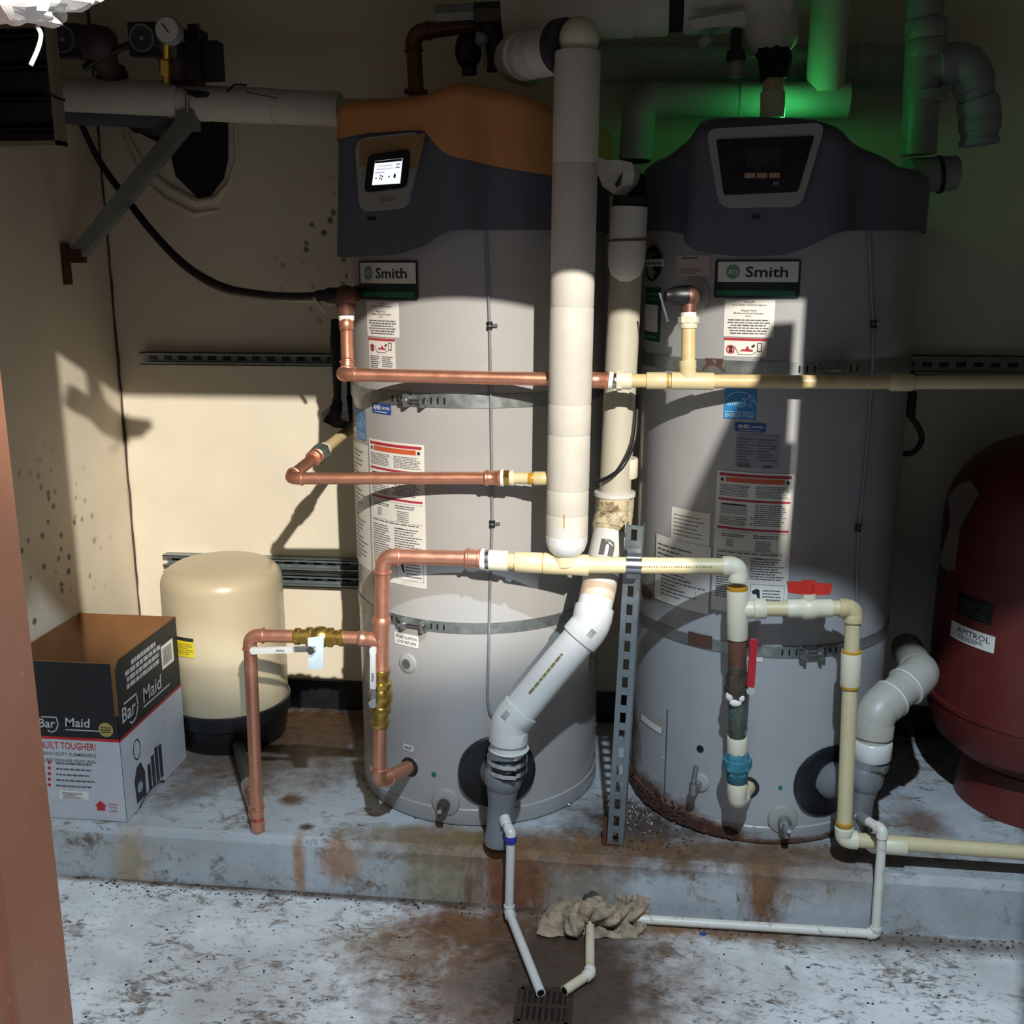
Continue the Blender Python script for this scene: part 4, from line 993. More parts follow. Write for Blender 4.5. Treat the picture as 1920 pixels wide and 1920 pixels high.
for (p0, p1, tt_) in ((b, b2, 0), ):
    Sf = pipe_mark(vl, a2, a2+(V2-V1).normalized()*.08, rv*1.13, .45, '|||||', .012, m_inkd, -.25)
    pipe_mark(vl, b-(V2-V1).normalized()*.06, b, rv*1.13, .5, '|||||', .012, m_inkd, .45)
coup(vl, lerp(V1, b, .0)-V((0, 0, .07)), lerp(V1, b, .0)-V((0, 0, .068)), rv*1.14, m_pvc, 'hub_ring')
# upper straight: white offcut, primer bands, tan section, stained elbow, riser
ug = lambda t: lerp(b2, V3, t)
build('pipe', MB().cyl(b2, ug(1.0), rv), m_pvc, vl)
coup(vl, ug(.08), ug(.24), rv*1.012, M('tan_primer', '#cdb8a2', .5, 0, .06), 'primer_band'); coup(vl, ug(.24), ug(.30), rv*1.016, m_pvc, 'paint_band'); coup(vl, ug(.78), ug(1.0), rv*1.06, m_pvcc)
Sf = pipe_mark(vl, b2, V3, rv, .62, 'n', .055, M('grey_mark', '#4f5054', .6), 0, -math.pi/2)
a3, b3 = elbow(vl, V3, (V3-V2).normalized(), (V5-V4).normalized(), rv, 'pvc', m_pvcc)
coup(vl, b3, b3+(V5-V4).normalized()*.012, rv*1.2, m_pvc, 'hub_ring')
m_pvcr = M('greyed_pvc', '#b9b4a2', .45, 0, .05, 8)
build('pipe', MB().cyl(b3, V5, .0405), m_pvcr, vl, 'greyed plastic riser between the heaters')
coup(vl, lerp(V4, V5, -.04), lerp(V4, V5, .06), .0455, m_cpvcf)
ic = thing('insulated_pipe', 'short cream jacketed pipe stub with rounded end between the two heaters', 'pipe', Q(1172, 528, 2.6))
build('jacket', MB().prof(Q(1180, 388, 2.58), Q(1172, 528, 2.58), [(0, .043), (.1, .044), (.6, .045), (.8, .043), (.92, .034), (1, .012)], 28), m_ins, ic)
build('jacket_tape', MB().ring(Q(1177, 448, 2.58), Q(1177, 453, 2.58), .0458, .04), M('brown_tape', '#5d5043', .6), ic)
build('foam_end', MB().cyl(Q(1183, 370, 2.58), Q(1180, 390, 2.58), .041), m_torn, ic)
fl = thing('torn_pipe_jacket', 'torn white paper jacket flapping off a dark pipe beside the tall white pipe', 'insulation', Q(1160, 330, 2.62))
mb = MB(); rnd = random.Random(4)
G = [[(1112, 290), (1118, 318), (1125, 338), (1130, 350)], [(1140, 300), (1143, 322), (1145, 344), (1148, 362)], [(1165, 300), (1168, 326), (1166, 350), (1162, 378)], [(1185, 305), (1190, 325), (1186, 348), (1172, 370)], [(1198, 318), (1200, 330), (1194, 346), (1180, 360)]]
ff = []; vs = []
for i, c in enumerate(G):
    for j, (x, y) in enumerate(c): vs.append(Q(x, y, 2.60-.05*math.sin(math.pi*i/4)+rnd.uniform(-.008, .008)+.015*j/3))
for i in range(4):
    for j in range(3): ff.append((i*4+j, i*4+4+j, i*4+5+j, i*4+1+j))
mb.add(vs, ff); mb.add([p+V((0, .004, 0)) for p in vs], [tuple(reversed(f)) for f in ff])
build('paper_flap', mb, m_ins, fl, smooth=20)
build('pipe', MB().sweep([Q(1100, 320, 2.68), Q(1150, 335, 2.68), Q(1186, 350, 2.66), Q(1184, 375, 2.66)], .04, 16), m_torn, fl)
build('tear', MB().prism([Q(x, y, 2.545) for x, y in ((1152, 345), (1168, 322), (1164, 345), (1156, 353))], (0, .002, 0)), m_dark, fl)

# ------------------------------------------------------------------ slotted strut post with pipe clamp
po = thing('strut_post', 'slotted galvanised strut post on the pad between the heaters', 'post', pz(1152, 1588))
pb0 = pz(1153, 1586); pt0 = Q(1190, 985, 2.515); d = (pt0-pb0).normalized(); L = (pt0-pb0).length
X_ = V((1, -.12, 0)); X_ = (X_-d*X_.dot(d)).normalized(); Y_ = d.cross(X_); Y_ = Y_ if Y_.y > 0 else -Y_
wS = .041; n = int(L/.048)
# web built as rails and rungs so that the slots are real openings
mb = MB(); sl = .0065
for s in (-1, 1): mb.box(lerp(pb0, pt0, .5)+X_*s*(wS/2-.0065), (.013, .0025, L), X_, Y_, d)
for i in range(n+1):
    t0 = i*L/n; z0 = max(0, t0-.010); z1 = min(L, t0+.010); mb.box(pb0+d*((z0+z1)/2), (.0165, .0025, z1-z0), X_, Y_, d)
build('slotted_web', mb, m_strut, po, smooth=0)
for s in (-1, 1): build('flange', MB().box(lerp(pb0, pt0, .5)+X_*s*(wS/2)+Y_*.020, (.0025, .040, L), X_, Y_, d), m_strut, po, smooth=0)
build('foot_angle', MB().box(pb0+V((-.028, .002, .04)), (.010, .006, .08), X_, Y_, d).box(pb0+V((-.006, .022, .0035)), (.058, .05, .004)), M('rusty_steel', '#5a3323', .8, .2, .3, 40), po, 'rusted foot bracket', smooth=0)
ca = q(1174, 1060); cb = q(1203, 1061)
build('pipe_clamp', MB().ring(ca, cb, .0232, .0206, 28).box(lerp(ca, cb, .5)+V((0, .018, -.027)), (.034, .044, .01)).box(lerp(ca, cb, .5)+V((0, .018, .027)), (.034, .044, .012)), m_chrome, po)

# ------------------------------------------------------------------ right vent
vr = thing('vent_pipe', 'greyish plastic vent pipe bending away behind the red tank', 'pipe', V((VR.x, VR.y-.1, PAD)))
TA = Q(1620, 1455, 2.50)
build('trap_inlet', MB().prof(VR, TA, [(0, .046), (.3, .046), (.35, .042), (1, .042)], 28), m_pvcg, vr)
build('trap', MB().ball(TA, .048, 28, 16, (1, 1, 1.1)).prof(TA, Q(1630, 1410, 2.51), [(0, .044), (1, .044)], 28).prof(TA, Q(1606, 1560, 2.50), [(0, .044), (.4, .032), (1, .032)], 28), m_pvcg, vr, 'grey plastic condensate trap')
build('rubber_coupling', MB().prof(Q(1630, 1422, 2.51), Q(1628, 1440, 2.51), [(0, .045), (.1, .047), (.9, .047), (1, .045)], 32), m_pvcg, vr)
build('hose_clamp', MB().ring(Q(1630, 1426, 2.51), Q(1629, 1433, 2.51), .049, .045, 32).box(Q(1645, 1442, 2.46), (.03, .01, .01)), m_galv, vr)
U0 = Q(1632, 1420, 2.51); U1 = Q(1640, 1335, 2.52); U2 = Q(1725, 1265, 2.62); U3 = Q(1700, 1215, 3.0)
m_pv2 = M('grey_white_pvc', '#a8a59b', .4, 0, .05, 9, '#7a7468', .15, 16)
a, b = elbow(vr, U1, (U1-U0).normalized(), (U2-U1).normalized(), .0445, 'pvc', m_pv2)
build('pipe', MB().cyl(U0, a, .0445), m_pv2, vr); coup(vr, U0+V((0, 0, .002)), U0+V((0, 0, .05)), .0505, m_pvc)
a2, b2 = elbow(vr, U2, (U2-U1).normalized(), (U3-U2).normalized(), .0445, 'pvc', m_pv2)
build('pipe', MB().cyl(b, a2, .0445), m_pv2, vr); build('pipe', MB().cyl(b2, U3, .0445), m_pv2, vr)
for p0, d0 in ((b, (U2-U1)), (a2, (U2-U1))): d0 = d0.normalized(); coup(vr, p0-d0*.002, p0+d0*.004, .052, m_pvc, 'hub_ring')

# ------------------------------------------------------------------ condensate drains
dl_ = thing('drain_pipe', 'clean white thin drain pipe running from the trap to the floor drain', 'pipe', QZ(948, 1722, 0))
rd = .0115
D0 = Q(945, 1535, 2.41); D1 = Q(958, 1562, 2.372); D2 = QZ(950, 1722, .022); D2 = V((D1.x-.004, D1.y-.012, .028)); D3 = QZ(1014, 1862, .0155)
a, b = elbow(dl_, D1, (D1-D0).normalized(), (D2-D1).normalized(), rd, 'cpvc', m_pvc); build('pipe', MB().cyl(D0, a, rd), m_pvc, dl_)
coup(dl_, Q(944, 1528, 2.415), Q(950, 1548, 2.39), .0145, m_pvc)
a2, b2 = elbow(dl_, D2, (D2-D1).normalized(), (D3-D2).normalized(), rd, 'cpvc', m_pvc); build('pipe', MB().cyl(b, a2, rd), m_pvc, dl_)
coup(dl_, b+V((0, 0, .012)), b+V((0, 0, -.008)), .0149, m_primer, 'primer_smear')
dd = (D3-D2).normalized()
build('pipe', MB().sweep([b2-dd*.004, D3, D3-dd*.001, D3-dd*.03], [rd, rd, rd*.75, rd*.75], 20, (True, True)), m_pvc, dl_)
build('pipe_mouth', MB().cyl(D3-dd*.002, D3+dd*.0004, rd*.74), m_dark, dl_)
dr_ = thing('drain_pipe', 'dirty white thin drain pipe lying along the foot of the pad', 'pipe', QZ(1640, 1722, 0))
G0 = Q(1608, 1528, 2.48); G1 = Q(1655, 1556, 2.395); G2 = Q(1643, 1722, 2.395); G2.z = .017; G3 = QZ(1195, 1697, .016); G4 = QZ(1108, 1692, .016); G4.y = G3.y = 2.385; G2.y = 2.39
G5 = QZ(1106, 1826, .017); G6 = QZ(1058, 1858, .0165)
run(dr_, [G0, G1, G2, G3], rd, m_pvcd, 'cpvc', m_pvcd)
coup(dr_, lerp(G0, G1, .1), lerp(G0, G1, .45), .0142, m_pvcg)
G4 = V((G5.x-.008, 2.355, .03))
run(dr_, [G3, lerp(G3, G4, .5)+V((0, 0, .008)), G4, G5, G6], rd, M('rust_stained_pvc', '#cfc3a8', .45, 0, .1, 20, '#9a6a2a', .55, 14), 'cpvc', m_pvcd)
dd = (G6-G5).normalized(); build('pipe_mouth', MB().cyl(G6-dd*.001, G6+dd*.0006, rd*.78), m_dark, dr_)

# ------------------------------------------------------------------ floor drain
m_iron = M('rusty_cast_iron', '#43342b', .5, .4, .35, 50, '#1d1815', .4, 40, bump=.4)
c = QZ(1020, 1890, 0); fd = thing('floor_drain', 'rusty square slotted floor drain grate in the brown puddle', 'drain', c)
wd = .115
mb = MB()
for s in (-1, 1): mb.bb(c.x+s*wd/2-.008, c.x+s*wd/2+.008, c.y-wd/2, c.y+wd/2, .001, .007).bb(c.x-wd/2, c.x+wd/2, c.y+s*wd/2-.008, c.y+s*wd/2+.008, .001, .007)
build('frame', mb, m_iron, fd, smooth=0)
build('sump', MB().bb(c.x-wd/2, c.x+wd/2, c.y-wd/2, c.y+wd/2, .0008, .0018), M('sump_black', '#0c0a09', .6), fd, smooth=0)
for i in range(7):
    x = c.x-.042+i*.014; build('bar', MB().bb(x-.0036, x+.0036, c.y-wd/2, c.y+wd/2, .0018, .0062), m_iron, fd, smooth=0)
build('cross_bar', MB().bb(c.x-wd/2, c.x+wd/2, c.y-.006, c.y+.006, .002, .0068), m_iron, fd, smooth=0)

# ------------------------------------------------------------------ rag twisted round the drain pipe
m_rag = M('filthy_rag', '#a39078', .9, 0, .4, 30, '#43352a', .6, 34, bump=.35)
rg = thing('rag', 'filthy twisted beige rag knotted round the dirty drain pipe', 'rag', QZ(1110, 1715, 0))
def cloth(path, rad, seed, squash=.5, n=18, amp=.35):
    r_ = random.Random(seed); ph = [r_.uniform(0, 6.28) for _ in range(6)]; mb = MB(); mb.sweep(path, rad, n); vs = []
    for i, p in enumerate(mb.v):
        k = i//n; c = V(path[k]); j = i % n; dv = p-c; a = 2*math.pi*j/n
        f = 1+amp*math.sin(3*a+k*.8+ph[0])+amp*.6*math.sin(5*a-k*1.1+ph[1])
        dv *= f; dv.z *= squash; vs.append(c+dv)
    mb.v = [V((p.x, p.y, max(p.z, .001))) for p in vs]; return mb
def smooth_path(pts, k=6):
    out = []; n = len(pts)
    for i in range(n-1):
        p0, p1, p2, p3 = pts[max(i-1, 0)], pts[i], pts[i+1], pts[min(i+2, n-1)]
        for j in range(k):
            t = j/k; out.append(.5*((2*p1)+(p2-p0)*t+(2*p0-5*p1+4*p2-p3)*t*t+(3*p1-p0-3*p2+p3)*t**3))
    out.append(pts[-1]); return out
def rr_(n, lo, hi): return [lo+(hi-lo)*math.sin(math.pi*i/(n-1))**.7 for i in range(n)]
rp_ = lambda x, y, z: QZ(x, y, 0)+V((0, 0, z))
import mathutils.noise as mno
def drape(outline, hz, seed, amp=.016, nu=34, nv=22, fr=16):
    """crumpled sheet over a four-sided floor patch (pixels), hz = mound height, 3 mm thick"""
    A_, B_, C_, D_ = [QZ(x, y, 0) for x, y in outline]; vs = []; fs = []; so = V((seed*3.1, seed*1.7, 0))
    for i in range(nu+1):
        for k in range(nv+1):
            u, v = i/nu, k/nv; p = (A_*(1-u)+B_*u)*(1-v)+(D_*(1-u)+C_*u)*v
            w_ = mno.noise(p*9+so)*.03; p = p+V((w_, mno.noise(p*9-so)*.03, 0))
            dome = (math.sin(math.pi*u)*math.sin(math.pi*v))**.6
            rid = 1-abs(mno.noise(V((p.x*fr*.8+p.y*fr*.9, p.y*fr*.4-p.x*fr*.3, seed))))*2.4
            z = .003+hz*dome*(.6+.4*rid)+amp*max(0, rid)*(.35+.65*dome)
            vs.append(V((p.x, p.y, max(.002, z))))
    n = nv+1
    for i in range(nu):
        for k in range(nv): fs.append((i*n+k, i*n+n+k, i*n+n+k+1, i*n+k+1))
    mb = MB().add(vs, fs); mb.add([p-V((0, 0, .0015)) for p in vs], [tuple(reversed(f)) for f in fs]); return mb
build('fold', drape([(1000, 1755), (1125, 1760), (1145, 1700), (1035, 1700)], .026, 1), m_rag, rg, smooth=60)
build('fold', drape([(1060, 1740), (1150, 1742), (1150, 1700), (1075, 1698)], .05, 2, .02), m_rag, rg, smooth=60)
build('fold', drape([(1110, 1770), (1195, 1768), (1205, 1725), (1110, 1730)], .022, 3), m_rag, rg, smooth=60)
def twist(pts, r, seed, turns=1.6):
    P = smooth_path(pts, 9); n = 26; mb = MB(); mb.sweep(P, [r*(.55+.45*math.sin(math.pi*min(1, max(0, i/(len(P)-1))))**.5) for i in range(len(P))], n); vs = []
    for i, p in enumerate(mb.v):
        k = i//n; a = 2*math.pi*(i % n)/n; c = P[k]; ph = turns*6.28*k/len(P)
        f = 1+.30*math.cos(4*(a+ph))+.16*mno.noise((p+V((seed, 0, 0)))*40); q_ = c+(p-c)*f; vs.append(V((q_.x, q_.y, max(.002, q_.z))))
    mb.v = vs; return mb
build('twist', twist([rp_(1072, 1764, .012), rp_(1082, 1750, .046), rp_(1106, 1746, .060), rp_(1138, 1748, .052), rp_(1172, 1738, .042), rp_(1210, 1722, .026)], .025, 3), m_rag, rg, smooth=60)
build('twist', twist([rp_(1150, 1728, .03), rp_(1172, 1708, .045), rp_(1200, 1702, .05), rp_(1197, 1722, .032), rp_(1165, 1738, .02)], .019, 4), m_rag, rg, smooth=60)
build('dark_fold', drape([(1082, 1728), (1130, 1730), (1138, 1705), (1092, 1702)], .066, 6, .012, 18, 14), M('dark_cloth', '#3d3a36', .9, 0, .3, 20), rg, smooth=60)  # darker cloth over the middle of the rag

# ------------------------------------------------------------------ cream expansion tank
c = pz(430, 1425); rt_ = .190; c.x = Q(427, 1250, c.y+rt_).x; tk = thing('expansion_tank', 'cream painted steel pressure tank with black plastic base', 'tank', (c.x, c.y+rt_, PAD))
tc = V((c.x, c.y+rt_, 0)); m_ctank = M('cream_enamel', '#bdb092', .34, 0, .05, 5, '#8d7a52', .12, 7, coat=.3)
zz = lambda y: Q(430, y, tc.y-.165).z

L = [(zz(1350), rt_-.002), (zz(1300), rt_), (zz(1255), rt_), (zz(1248), rt_+.003), (zz(1240), rt_), (zz(1120), rt_-.001)]
def lathe(c, L, n=56):
    mb = MB(); vs = []; fs = []
    for z, r in L:
        for j in range(n): a = 2*math.pi*j/n; vs.append(V((c.x+r*math.cos(a), c.y+r*math.sin(a), z)))
    for i in range(len(L)-1):
        for j in range(n): j2 = (j+1) % n; fs.append((i*n+j, i*n+j2, (i+1)*n+j2, (i+1)*n+j))
    fs.append(tuple(range(n-1, -1, -1))); fs.append(tuple((len(L)-1)*n+j for j in range(n)))
    return mb.add(vs, fs)
zt = Q(428, 1050, tc.y).z; zs0 = zz(1120)
for k in range(1, 9): a = k/8*math.pi/2; L.append((zs0+(zt-zs0)*math.sin(a), max(.004, (rt_-.001)*math.cos(a)**.42)))
body = build('shell', lathe(tc, L), m_ctank, tk, smooth=30)
zb0 = zz(1345)
build('base', lathe(tc, [(PAD+.002, rt_-.022), (PAD+.01, rt_-.016), (zb0-.05, rt_-.003), (zb0-.045, rt_+.004), (zb0, rt_+.006), (zb0+.003, rt_-.004)]), m_blk, tk, 'black plastic base', smooth=30)
def tcyl(x, y): return math.atan2(*(lambda p: (p.x-tc.x, tc.y-p.y))(V((*CP((tc.x, tc.y), *QC(x, y, (tc.x, tc.y), rt_), rt_),))))
S = cyl_label((tc.x, tc.y), 326, 1195, 364, 1231, rt_+.002); p = build('label_sheet', patch(S, -S.W/2, -S.H/2, S.W/2, S.H/2), M('caution_yellow', '#d6c026', .45), tk, 'yellow caution label')
mb = fpatch(S, 0, .82, 1, 1, .0006); rows(S, .05, .1, .95, .7, 6, .3, .0006, mb, .3); build('print', mb, m_inkd, p)

# ------------------------------------------------------------------ cardboard box
bx = thing('cardboard_box', 'open black and white cardboard box for a glass washer beside the cream tank', 'box', (-1.52, 2.66, PAD))
x1, y0, y1 = -1.358, 2.463, 2.855; x0 = -1.668; z0, zt = PAD+.002, .622; zr = Q(240, 1386, y0).z
zr = Q(226, 1387, y0).z; zsl = Q(220, 1345, y0).z
kt = .005
m_kraft = M('brown_corrugated_card', '#7d542e', .8, 0, .1, 9); m_bk = M('printed_black_card', '#1e1f22', .55, 0, .12, 8); m_wk = M('printed_white_card', '#b9bcc2', .5, 0, .06, 8, '#8b7f70', .1, 9); m_rk = M('printed_red', '#b32a30', .5)
fp = build('front_panel', MB().bb(x0, x1, y0, y0+kt, z0, zsl).bb(x0, x1-.006, y0, y0+kt, zsl, zt), m_kraft, bx, smooth=0)
sp_ = build('side_panel', MB().prism([V((x1-kt, y0, z0)), V((x1-kt, y1, z0)), V((x1-kt, y1, zt)), V((x1-kt, y0+.03, zt)), V((x1-kt, y0+.008, zt-.02)), V((x1-kt, y0+.008, zsl)), V((x1-kt, y0, zsl))], (kt, 0, 0)), m_kraft, bx, smooth=0)
build('back_panel', MB().bb(x0, x1-kt, y1-kt, y1, z0, zt), m_kraft, bx, smooth=0); build('side_panel', MB().bb(x0, x0+kt, y0+kt, y1-kt, z0, zt), m_kraft, bx, smooth=0); build('bottom_panel', MB().bb(x0, x1, y0, y1, z0-.001, z0+kt), m_kraft, bx, smooth=0)
Wf, Wd, H = x1-x0, y1-y0, zt-z0
SF = flat_surf(((x0+x1)/2, y0, (z0+zt)/2), (1, 0, 0), (0, 0, 1), (0, -1, 0), Wf, H); SS = flat_surf((x1, (y0+y1)/2, (z0+zt)/2), (0, 1, 0), (0, 0, 1), (1, 0, 0), Wd, H)
zc = (z0+zt)/2; vr_ = zr-zc; rs = .008
build('black_print', poly(SF, [(-Wf/2, vr_), (Wf/2, vr_), (Wf/2, zsl-zc), (Wf/2-.006, zsl-zc), (Wf/2-.006, H/2), (-Wf/2, H/2)]), m_bk, fp); build('white_print', poly(SF, [(-Wf/2, -H/2), (Wf/2, -H/2), (Wf/2, vr_-rs), (-Wf/2, vr_-rs)]), m_wk, fp); build('red_stripe', poly(SF, [(-Wf/2, vr_-rs), (Wf/2, vr_-rs), (Wf/2, vr_), (-Wf/2, vr_)], .0002), m_rk, fp)
build('black_print', poly(SS, [(-Wd/2, vr_), (Wd/2, vr_), (Wd/2, H/2), (-Wd/2+.03, H/2), (-Wd/2+.008, H/2-.02), (-Wd/2+.008, zsl-zc), (-Wd/2, zsl-zc)]), m_bk, sp_); build('white_print', poly(SS, [(-Wd/2, -H/2), (Wd/2, -H/2), (Wd/2, vr_-rs), (-Wd/2, vr_-rs)]), m_wk, sp_); build('red_stripe', poly(SS, [(-Wd/2, vr_-rs), (Wd/2, vr_-rs), (Wd/2, vr_), (-Wd/2, vr_)], .0002), m_rk, sp_)
m_logo = M('silver_print', '#b4b4b8', .45)
fxy = lambda x, y: (lambda p: (p.x-(x0+x1)/2, p.z-zc))(Q(x, y, y0))
def logo(S, cx, cy, w_, par):
    mb = text(S, 'Bar', cx-w_*.34, cy, w_*.155, .0006, .012, w_*.30, shear=.1); text(S, 'Maid', cx+w_*.2, cy+.006, w_*.155, .0006, .012, w_*.44, shear=.1, mb=mb)
    stroke(S, [(cx-w_*.42, cy+w_*.11), (cx-w_*.16, cy+w_*.11), (cx-w_*.14, cy-w_*.02), (cx-w_*.2, cy-w_*.13), (cx-w_*.28, cy-w_*.16), (cx-w_*.33, cy-w_*.13)], w_*.022, .0006, mb)
    stroke(S, [(cx-w_*.02, cy-w_*.1), (cx+w_*.6, cy-w_*.1)], w_*.02, .0006, mb); build('logo_print', mb, m_logo, par)
lx, ly = fxy(122, 1357); logo(SF, lx+.004, ly, .165, fp)
gx, gy = fxy(199, 1368); build('gold_seal', disc(SF, gx, gy, .021, .0008), M('gold_print', '#b0a05a', .4, .3), fp); build('seal_print', rows(flat_surf(SF.mp(gx, gy), (1, 0, 0), (0, 0, 1), (0, -1, 0), .03, .02, .0), 0, 0, 1, 1, 3, .45, .0014, None, .1, True), m_inkd, fp)
tx, ty = fxy(128, 1398); build('headline', text(SF, 'BUILT TOUGHER!', tx, ty, .020, .0006, .012, .160), m_rk, fp)
mb = MB(); ax, ay = fxy(128, 1414); text(SF, 'HEAVY-DUTY SUBMERSIBLE', ax, ay, .0095, .0006, .01, .163, mb=mb); ax, ay = fxy(128, 1426); text(SF, 'GLASS WASHER FEATURES:', ax, ay, .0095, .0006, .01, .163, mb=mb)
mr = MB()
for k in range(5):
    ax, ay = fxy(93, 1429+k*10.5); disc(SF, ax, ay, .0052, .0006, mb=mr); bx_, by_ = fxy(140, 1432+k*10.5)
    Sr = flat_surf(SF.mp(bx_+.004, by_), (1, 0, 0), (0, 0, 1), (0, -1, 0), .115, .008, .0); rows(Sr, 0, 0, 1, .9, 1, .7, .0006, mb, .25, seed=40+k)
build('print', mb, m_ink, fp)
ax, ay = fxy(191, 1512); poly(SF, [(ax-.014, ay-.012), (ax+.010, ay-.012), (ax+.010, ay+.002), (ax+.016, ay+.002), (ax-.002, ay+.018), (ax-.020, ay+.002), (ax-.014, ay+.002)], .0006, mr)
ax, ay = fxy(212, 1508); text(SF, 'HANDLE', ax, ay, .0055, .0006, .01, .026, mb=mr); text(SF, 'WITH', ax, ay-.010, .0055, .0006, .01, .022, mb=mr); text(SF, 'CARE', ax, ay-.020, .0055, .0006, .01, .022, mb=mr)
build('red_print', mr, m_rk, fp)
ax, ay = fxy(138, 1491); sl_ = build('shipping_label', poly(SF, [(ax-.04, ay-.012), (ax+.045, ay-.012), (ax+.045, ay+.014), (ax-.04, ay+.014)], .0006), m_white, fp)
Sr = flat_surf(SF.mp(ax, ay), (1, 0, 0), (0, 0, 1), (0, -1, 0), .07, .022, .001); build('print', rows(Sr, .05, .05, .95, .95, 5, .35, .0006, None, .4), m_ink, fp)
sxy = lambda x, y: (lambda p: (p.y-(y0+y1)/2, p.z-zc))(QX(x, y, x1))
ax, ay = sxy(272, 1305); logo(SS, ax-.01, ay, .27, sp_)
mb = MB()
for k, (s, wd) in enumerate((('USE ONLY THE', .15), ('BAR MAID MOTOR WASHER', .22), ('BRUSH SETS MODEL', .2), ('REPLACEMENTS', .2))):
    ax, ay = sxy(268, 1224+k*13); rows(flat_surf(SS.mp(ax, ay), (0, 1, 0), (0, 0, 1), (1, 0, 0), wd, .014, 0), 0, 0, 1, 1, 1, .95, .0006, mb, 0, seed=60+k)
build('print', mb, m_logo, sp_)
ax, ay = sxy(313, 1226); build('barcode_sticker', poly(SS, [(ax-.04, ay-.036), (ax+.04, ay-.036), (ax+.04, ay+.036), (ax-.04, ay+.036)], .0006), m_white, sp_)
mb = MB(); rnd = random.Random(2); u = ax-.03
while u < ax+.028: wv = rnd.uniform(.001, .003); poly(SS, [(u, ay-.026), (u+wv, ay-.026), (u+wv, ay+.026), (u, ay+.026)], .0009, mb); u += wv+rnd.uniform(.001, .003)
build('barcode', mb, m_inkd, sp_)
# picture of the washer printed on the side
ax, ay = sxy(275, 1455); mb = MB()
poly(SS, [(ax-.07, ay-.05), (ax-.075, ay+.02), (ax-.055, ay+.055), (ax-.03, ay+.06), (ax-.01, ay+.02), (ax-.012, ay-.05)], .0006, mb)
for dx, top_ in ((.015, .03), (.04, .045), (.065, .06), (.09, .055)): poly(SS, [(ax+dx-.010, ay-.05), (ax+dx+.010, ay-.05), (ax+dx+.010, ay+top_), (ax+dx-.010, ay+top_)], .0006, mb)
disc(SS, ax+.02, ay-.075, .085, .0006, .072, 1, .32, mb=mb); stroke(SS, [(ax-.045+.02*math.cos(t*.63), ay+.105+.03*math.sin(t*.63)) for t in range(11)], .004, .0006, mb)
build('washer_picture', mb, M('picture_dark', '#303238', .5), sp_)
mb = disc(SS, ax+.02, ay-.08, .095, .0004, 0, 1, .34); disc(SS, ax-.045, ay-.01, .016, .0009, mb=mb); build('picture_base', mb, M('picture_grey', '#9b9da2', .5), sp_)

# ------------------------------------------------------------------ red tank
m_redt = M('dull_red_enamel', '#5f231f', .42, 0, .08, 5, '#4a1c18', .12, 9)
rc_ = V((1.195, 2.90, 0)); rk = thing('expansion_tank', 'large dull red steel expansion tank on a round skirt', 'tank', (rc_.x, rc_.y, PAD))
R3 = .315; L = [(.275, .03), (.278, .14), (.30, .22), (.35, .285), (.41, .309), (.46, R3), (.462, R3+.004), (.475, R3+.004), (.477, R3), (.98, R3)]
for k in range(1, 9): a = k/8*math.pi/2; L.append((.98+.24*math.sin(a), max(.004, R3*math.cos(a)**.75)))
build('shell', lathe(rc_, L), m_redt, rk, smooth=30)
build('skirt', lathe(rc_, [(PAD+.001, .215), (PAD+.004, .217), (.285, .20), (.30, .17)]), m_redt, rk, smooth=30)
rh = (rc_.x, rc_.y)
S = cyl_label(rh, 1782, 1180, 1867, 1212, R3); p = build('label_sheet', patch(S, -S.W/2, -S.H/2, S.W/2, S.H/2), m_white, rk, 'white maker label')
mb = text(S, 'AMTROL', S.W*.05, S.H*.16, S.H*.34, .0006, .0, S.W*.72); rows(S, .2, .12, .8, .42, 3, .4, .0006, mb, .3); build('lettering', mb, m_inkd, p)
S = cyl_label(rh, 1795, 1122, 1862, 1163, R3); p = build('data_plate', patch(S, -S.W/2, -S.H/2, S.W/2, S.H/2), m_dark, rk); build('print', rows(S, .1, .1, .92, .85, 6, .3, .0006, None, .5), m_ink, p)
# cardboard scrap and dark wrap leaning on the red tank
cs = thing('cardboard_scrap', 'torn brown cardboard scrap standing beside the red tank', 'cardboard', Q(1780, 1060, 2.75))
pts = [(1778, 930), (1800, 905), (1820, 902), (1836, 925), (1800, 990), (1790, 1068), (1775, 1070), (1760, 1055), (1783, 980)]
build('scrap', MB().prism([Q(x, y, 2.74) for x, y in pts], (0, .006, 0)), M('shaded_card', '#4f453b', .8), cs, smooth=0)  # card brown darkened to stand in for the shade beside the tank

# ------------------------------------------------------------------ wall strut rails
def rail(x0, x1, ya, yb, hgt, label, double=False, Y=WY):
    a, b = Q(x0, ya, Y-.03), Q(x1, yb, Y-.03); z = (a.z+b.z)/2
    o = thing('strut_rail', label, 'rail', ((a.x+b.x)/2, Y, z))
    for dz in ((0,) if not double else (-.028, .028)):
        zc = z+dz; hh = hgt/2
        mb = MB().bb(a.x, b.x, Y-.005, Y-.0005, zc-hh, zc+hh).bb(a.x, b.x, Y-.041, Y-.005, zc+hh-.003, zc+hh).bb(a.x, b.x, Y-.041, Y-.005, zc-hh, zc-hh+.003).bb(a.x, b.x, Y-.041, Y-.038, zc-hh, zc-hh+.009).bb(a.x, b.x, Y-.041, Y-.038, zc+hh-.009, zc+hh)
        build('channel', mb, m_strut, o, smooth=0)
        for k in range(int((b.x-a.x)/.05)):
            x = a.x+.03+k*.05
            if x < b.x-.02: build('slot', MB().bb(x-.014, x+.014, Y-.0062, Y-.0052, zc-.007, zc+.007), m_dark, o, smooth=0)
    return o
rail(265, 700, 671, 676, .041, 'upper galvanised strut rail on the cream wall left of the heaters')
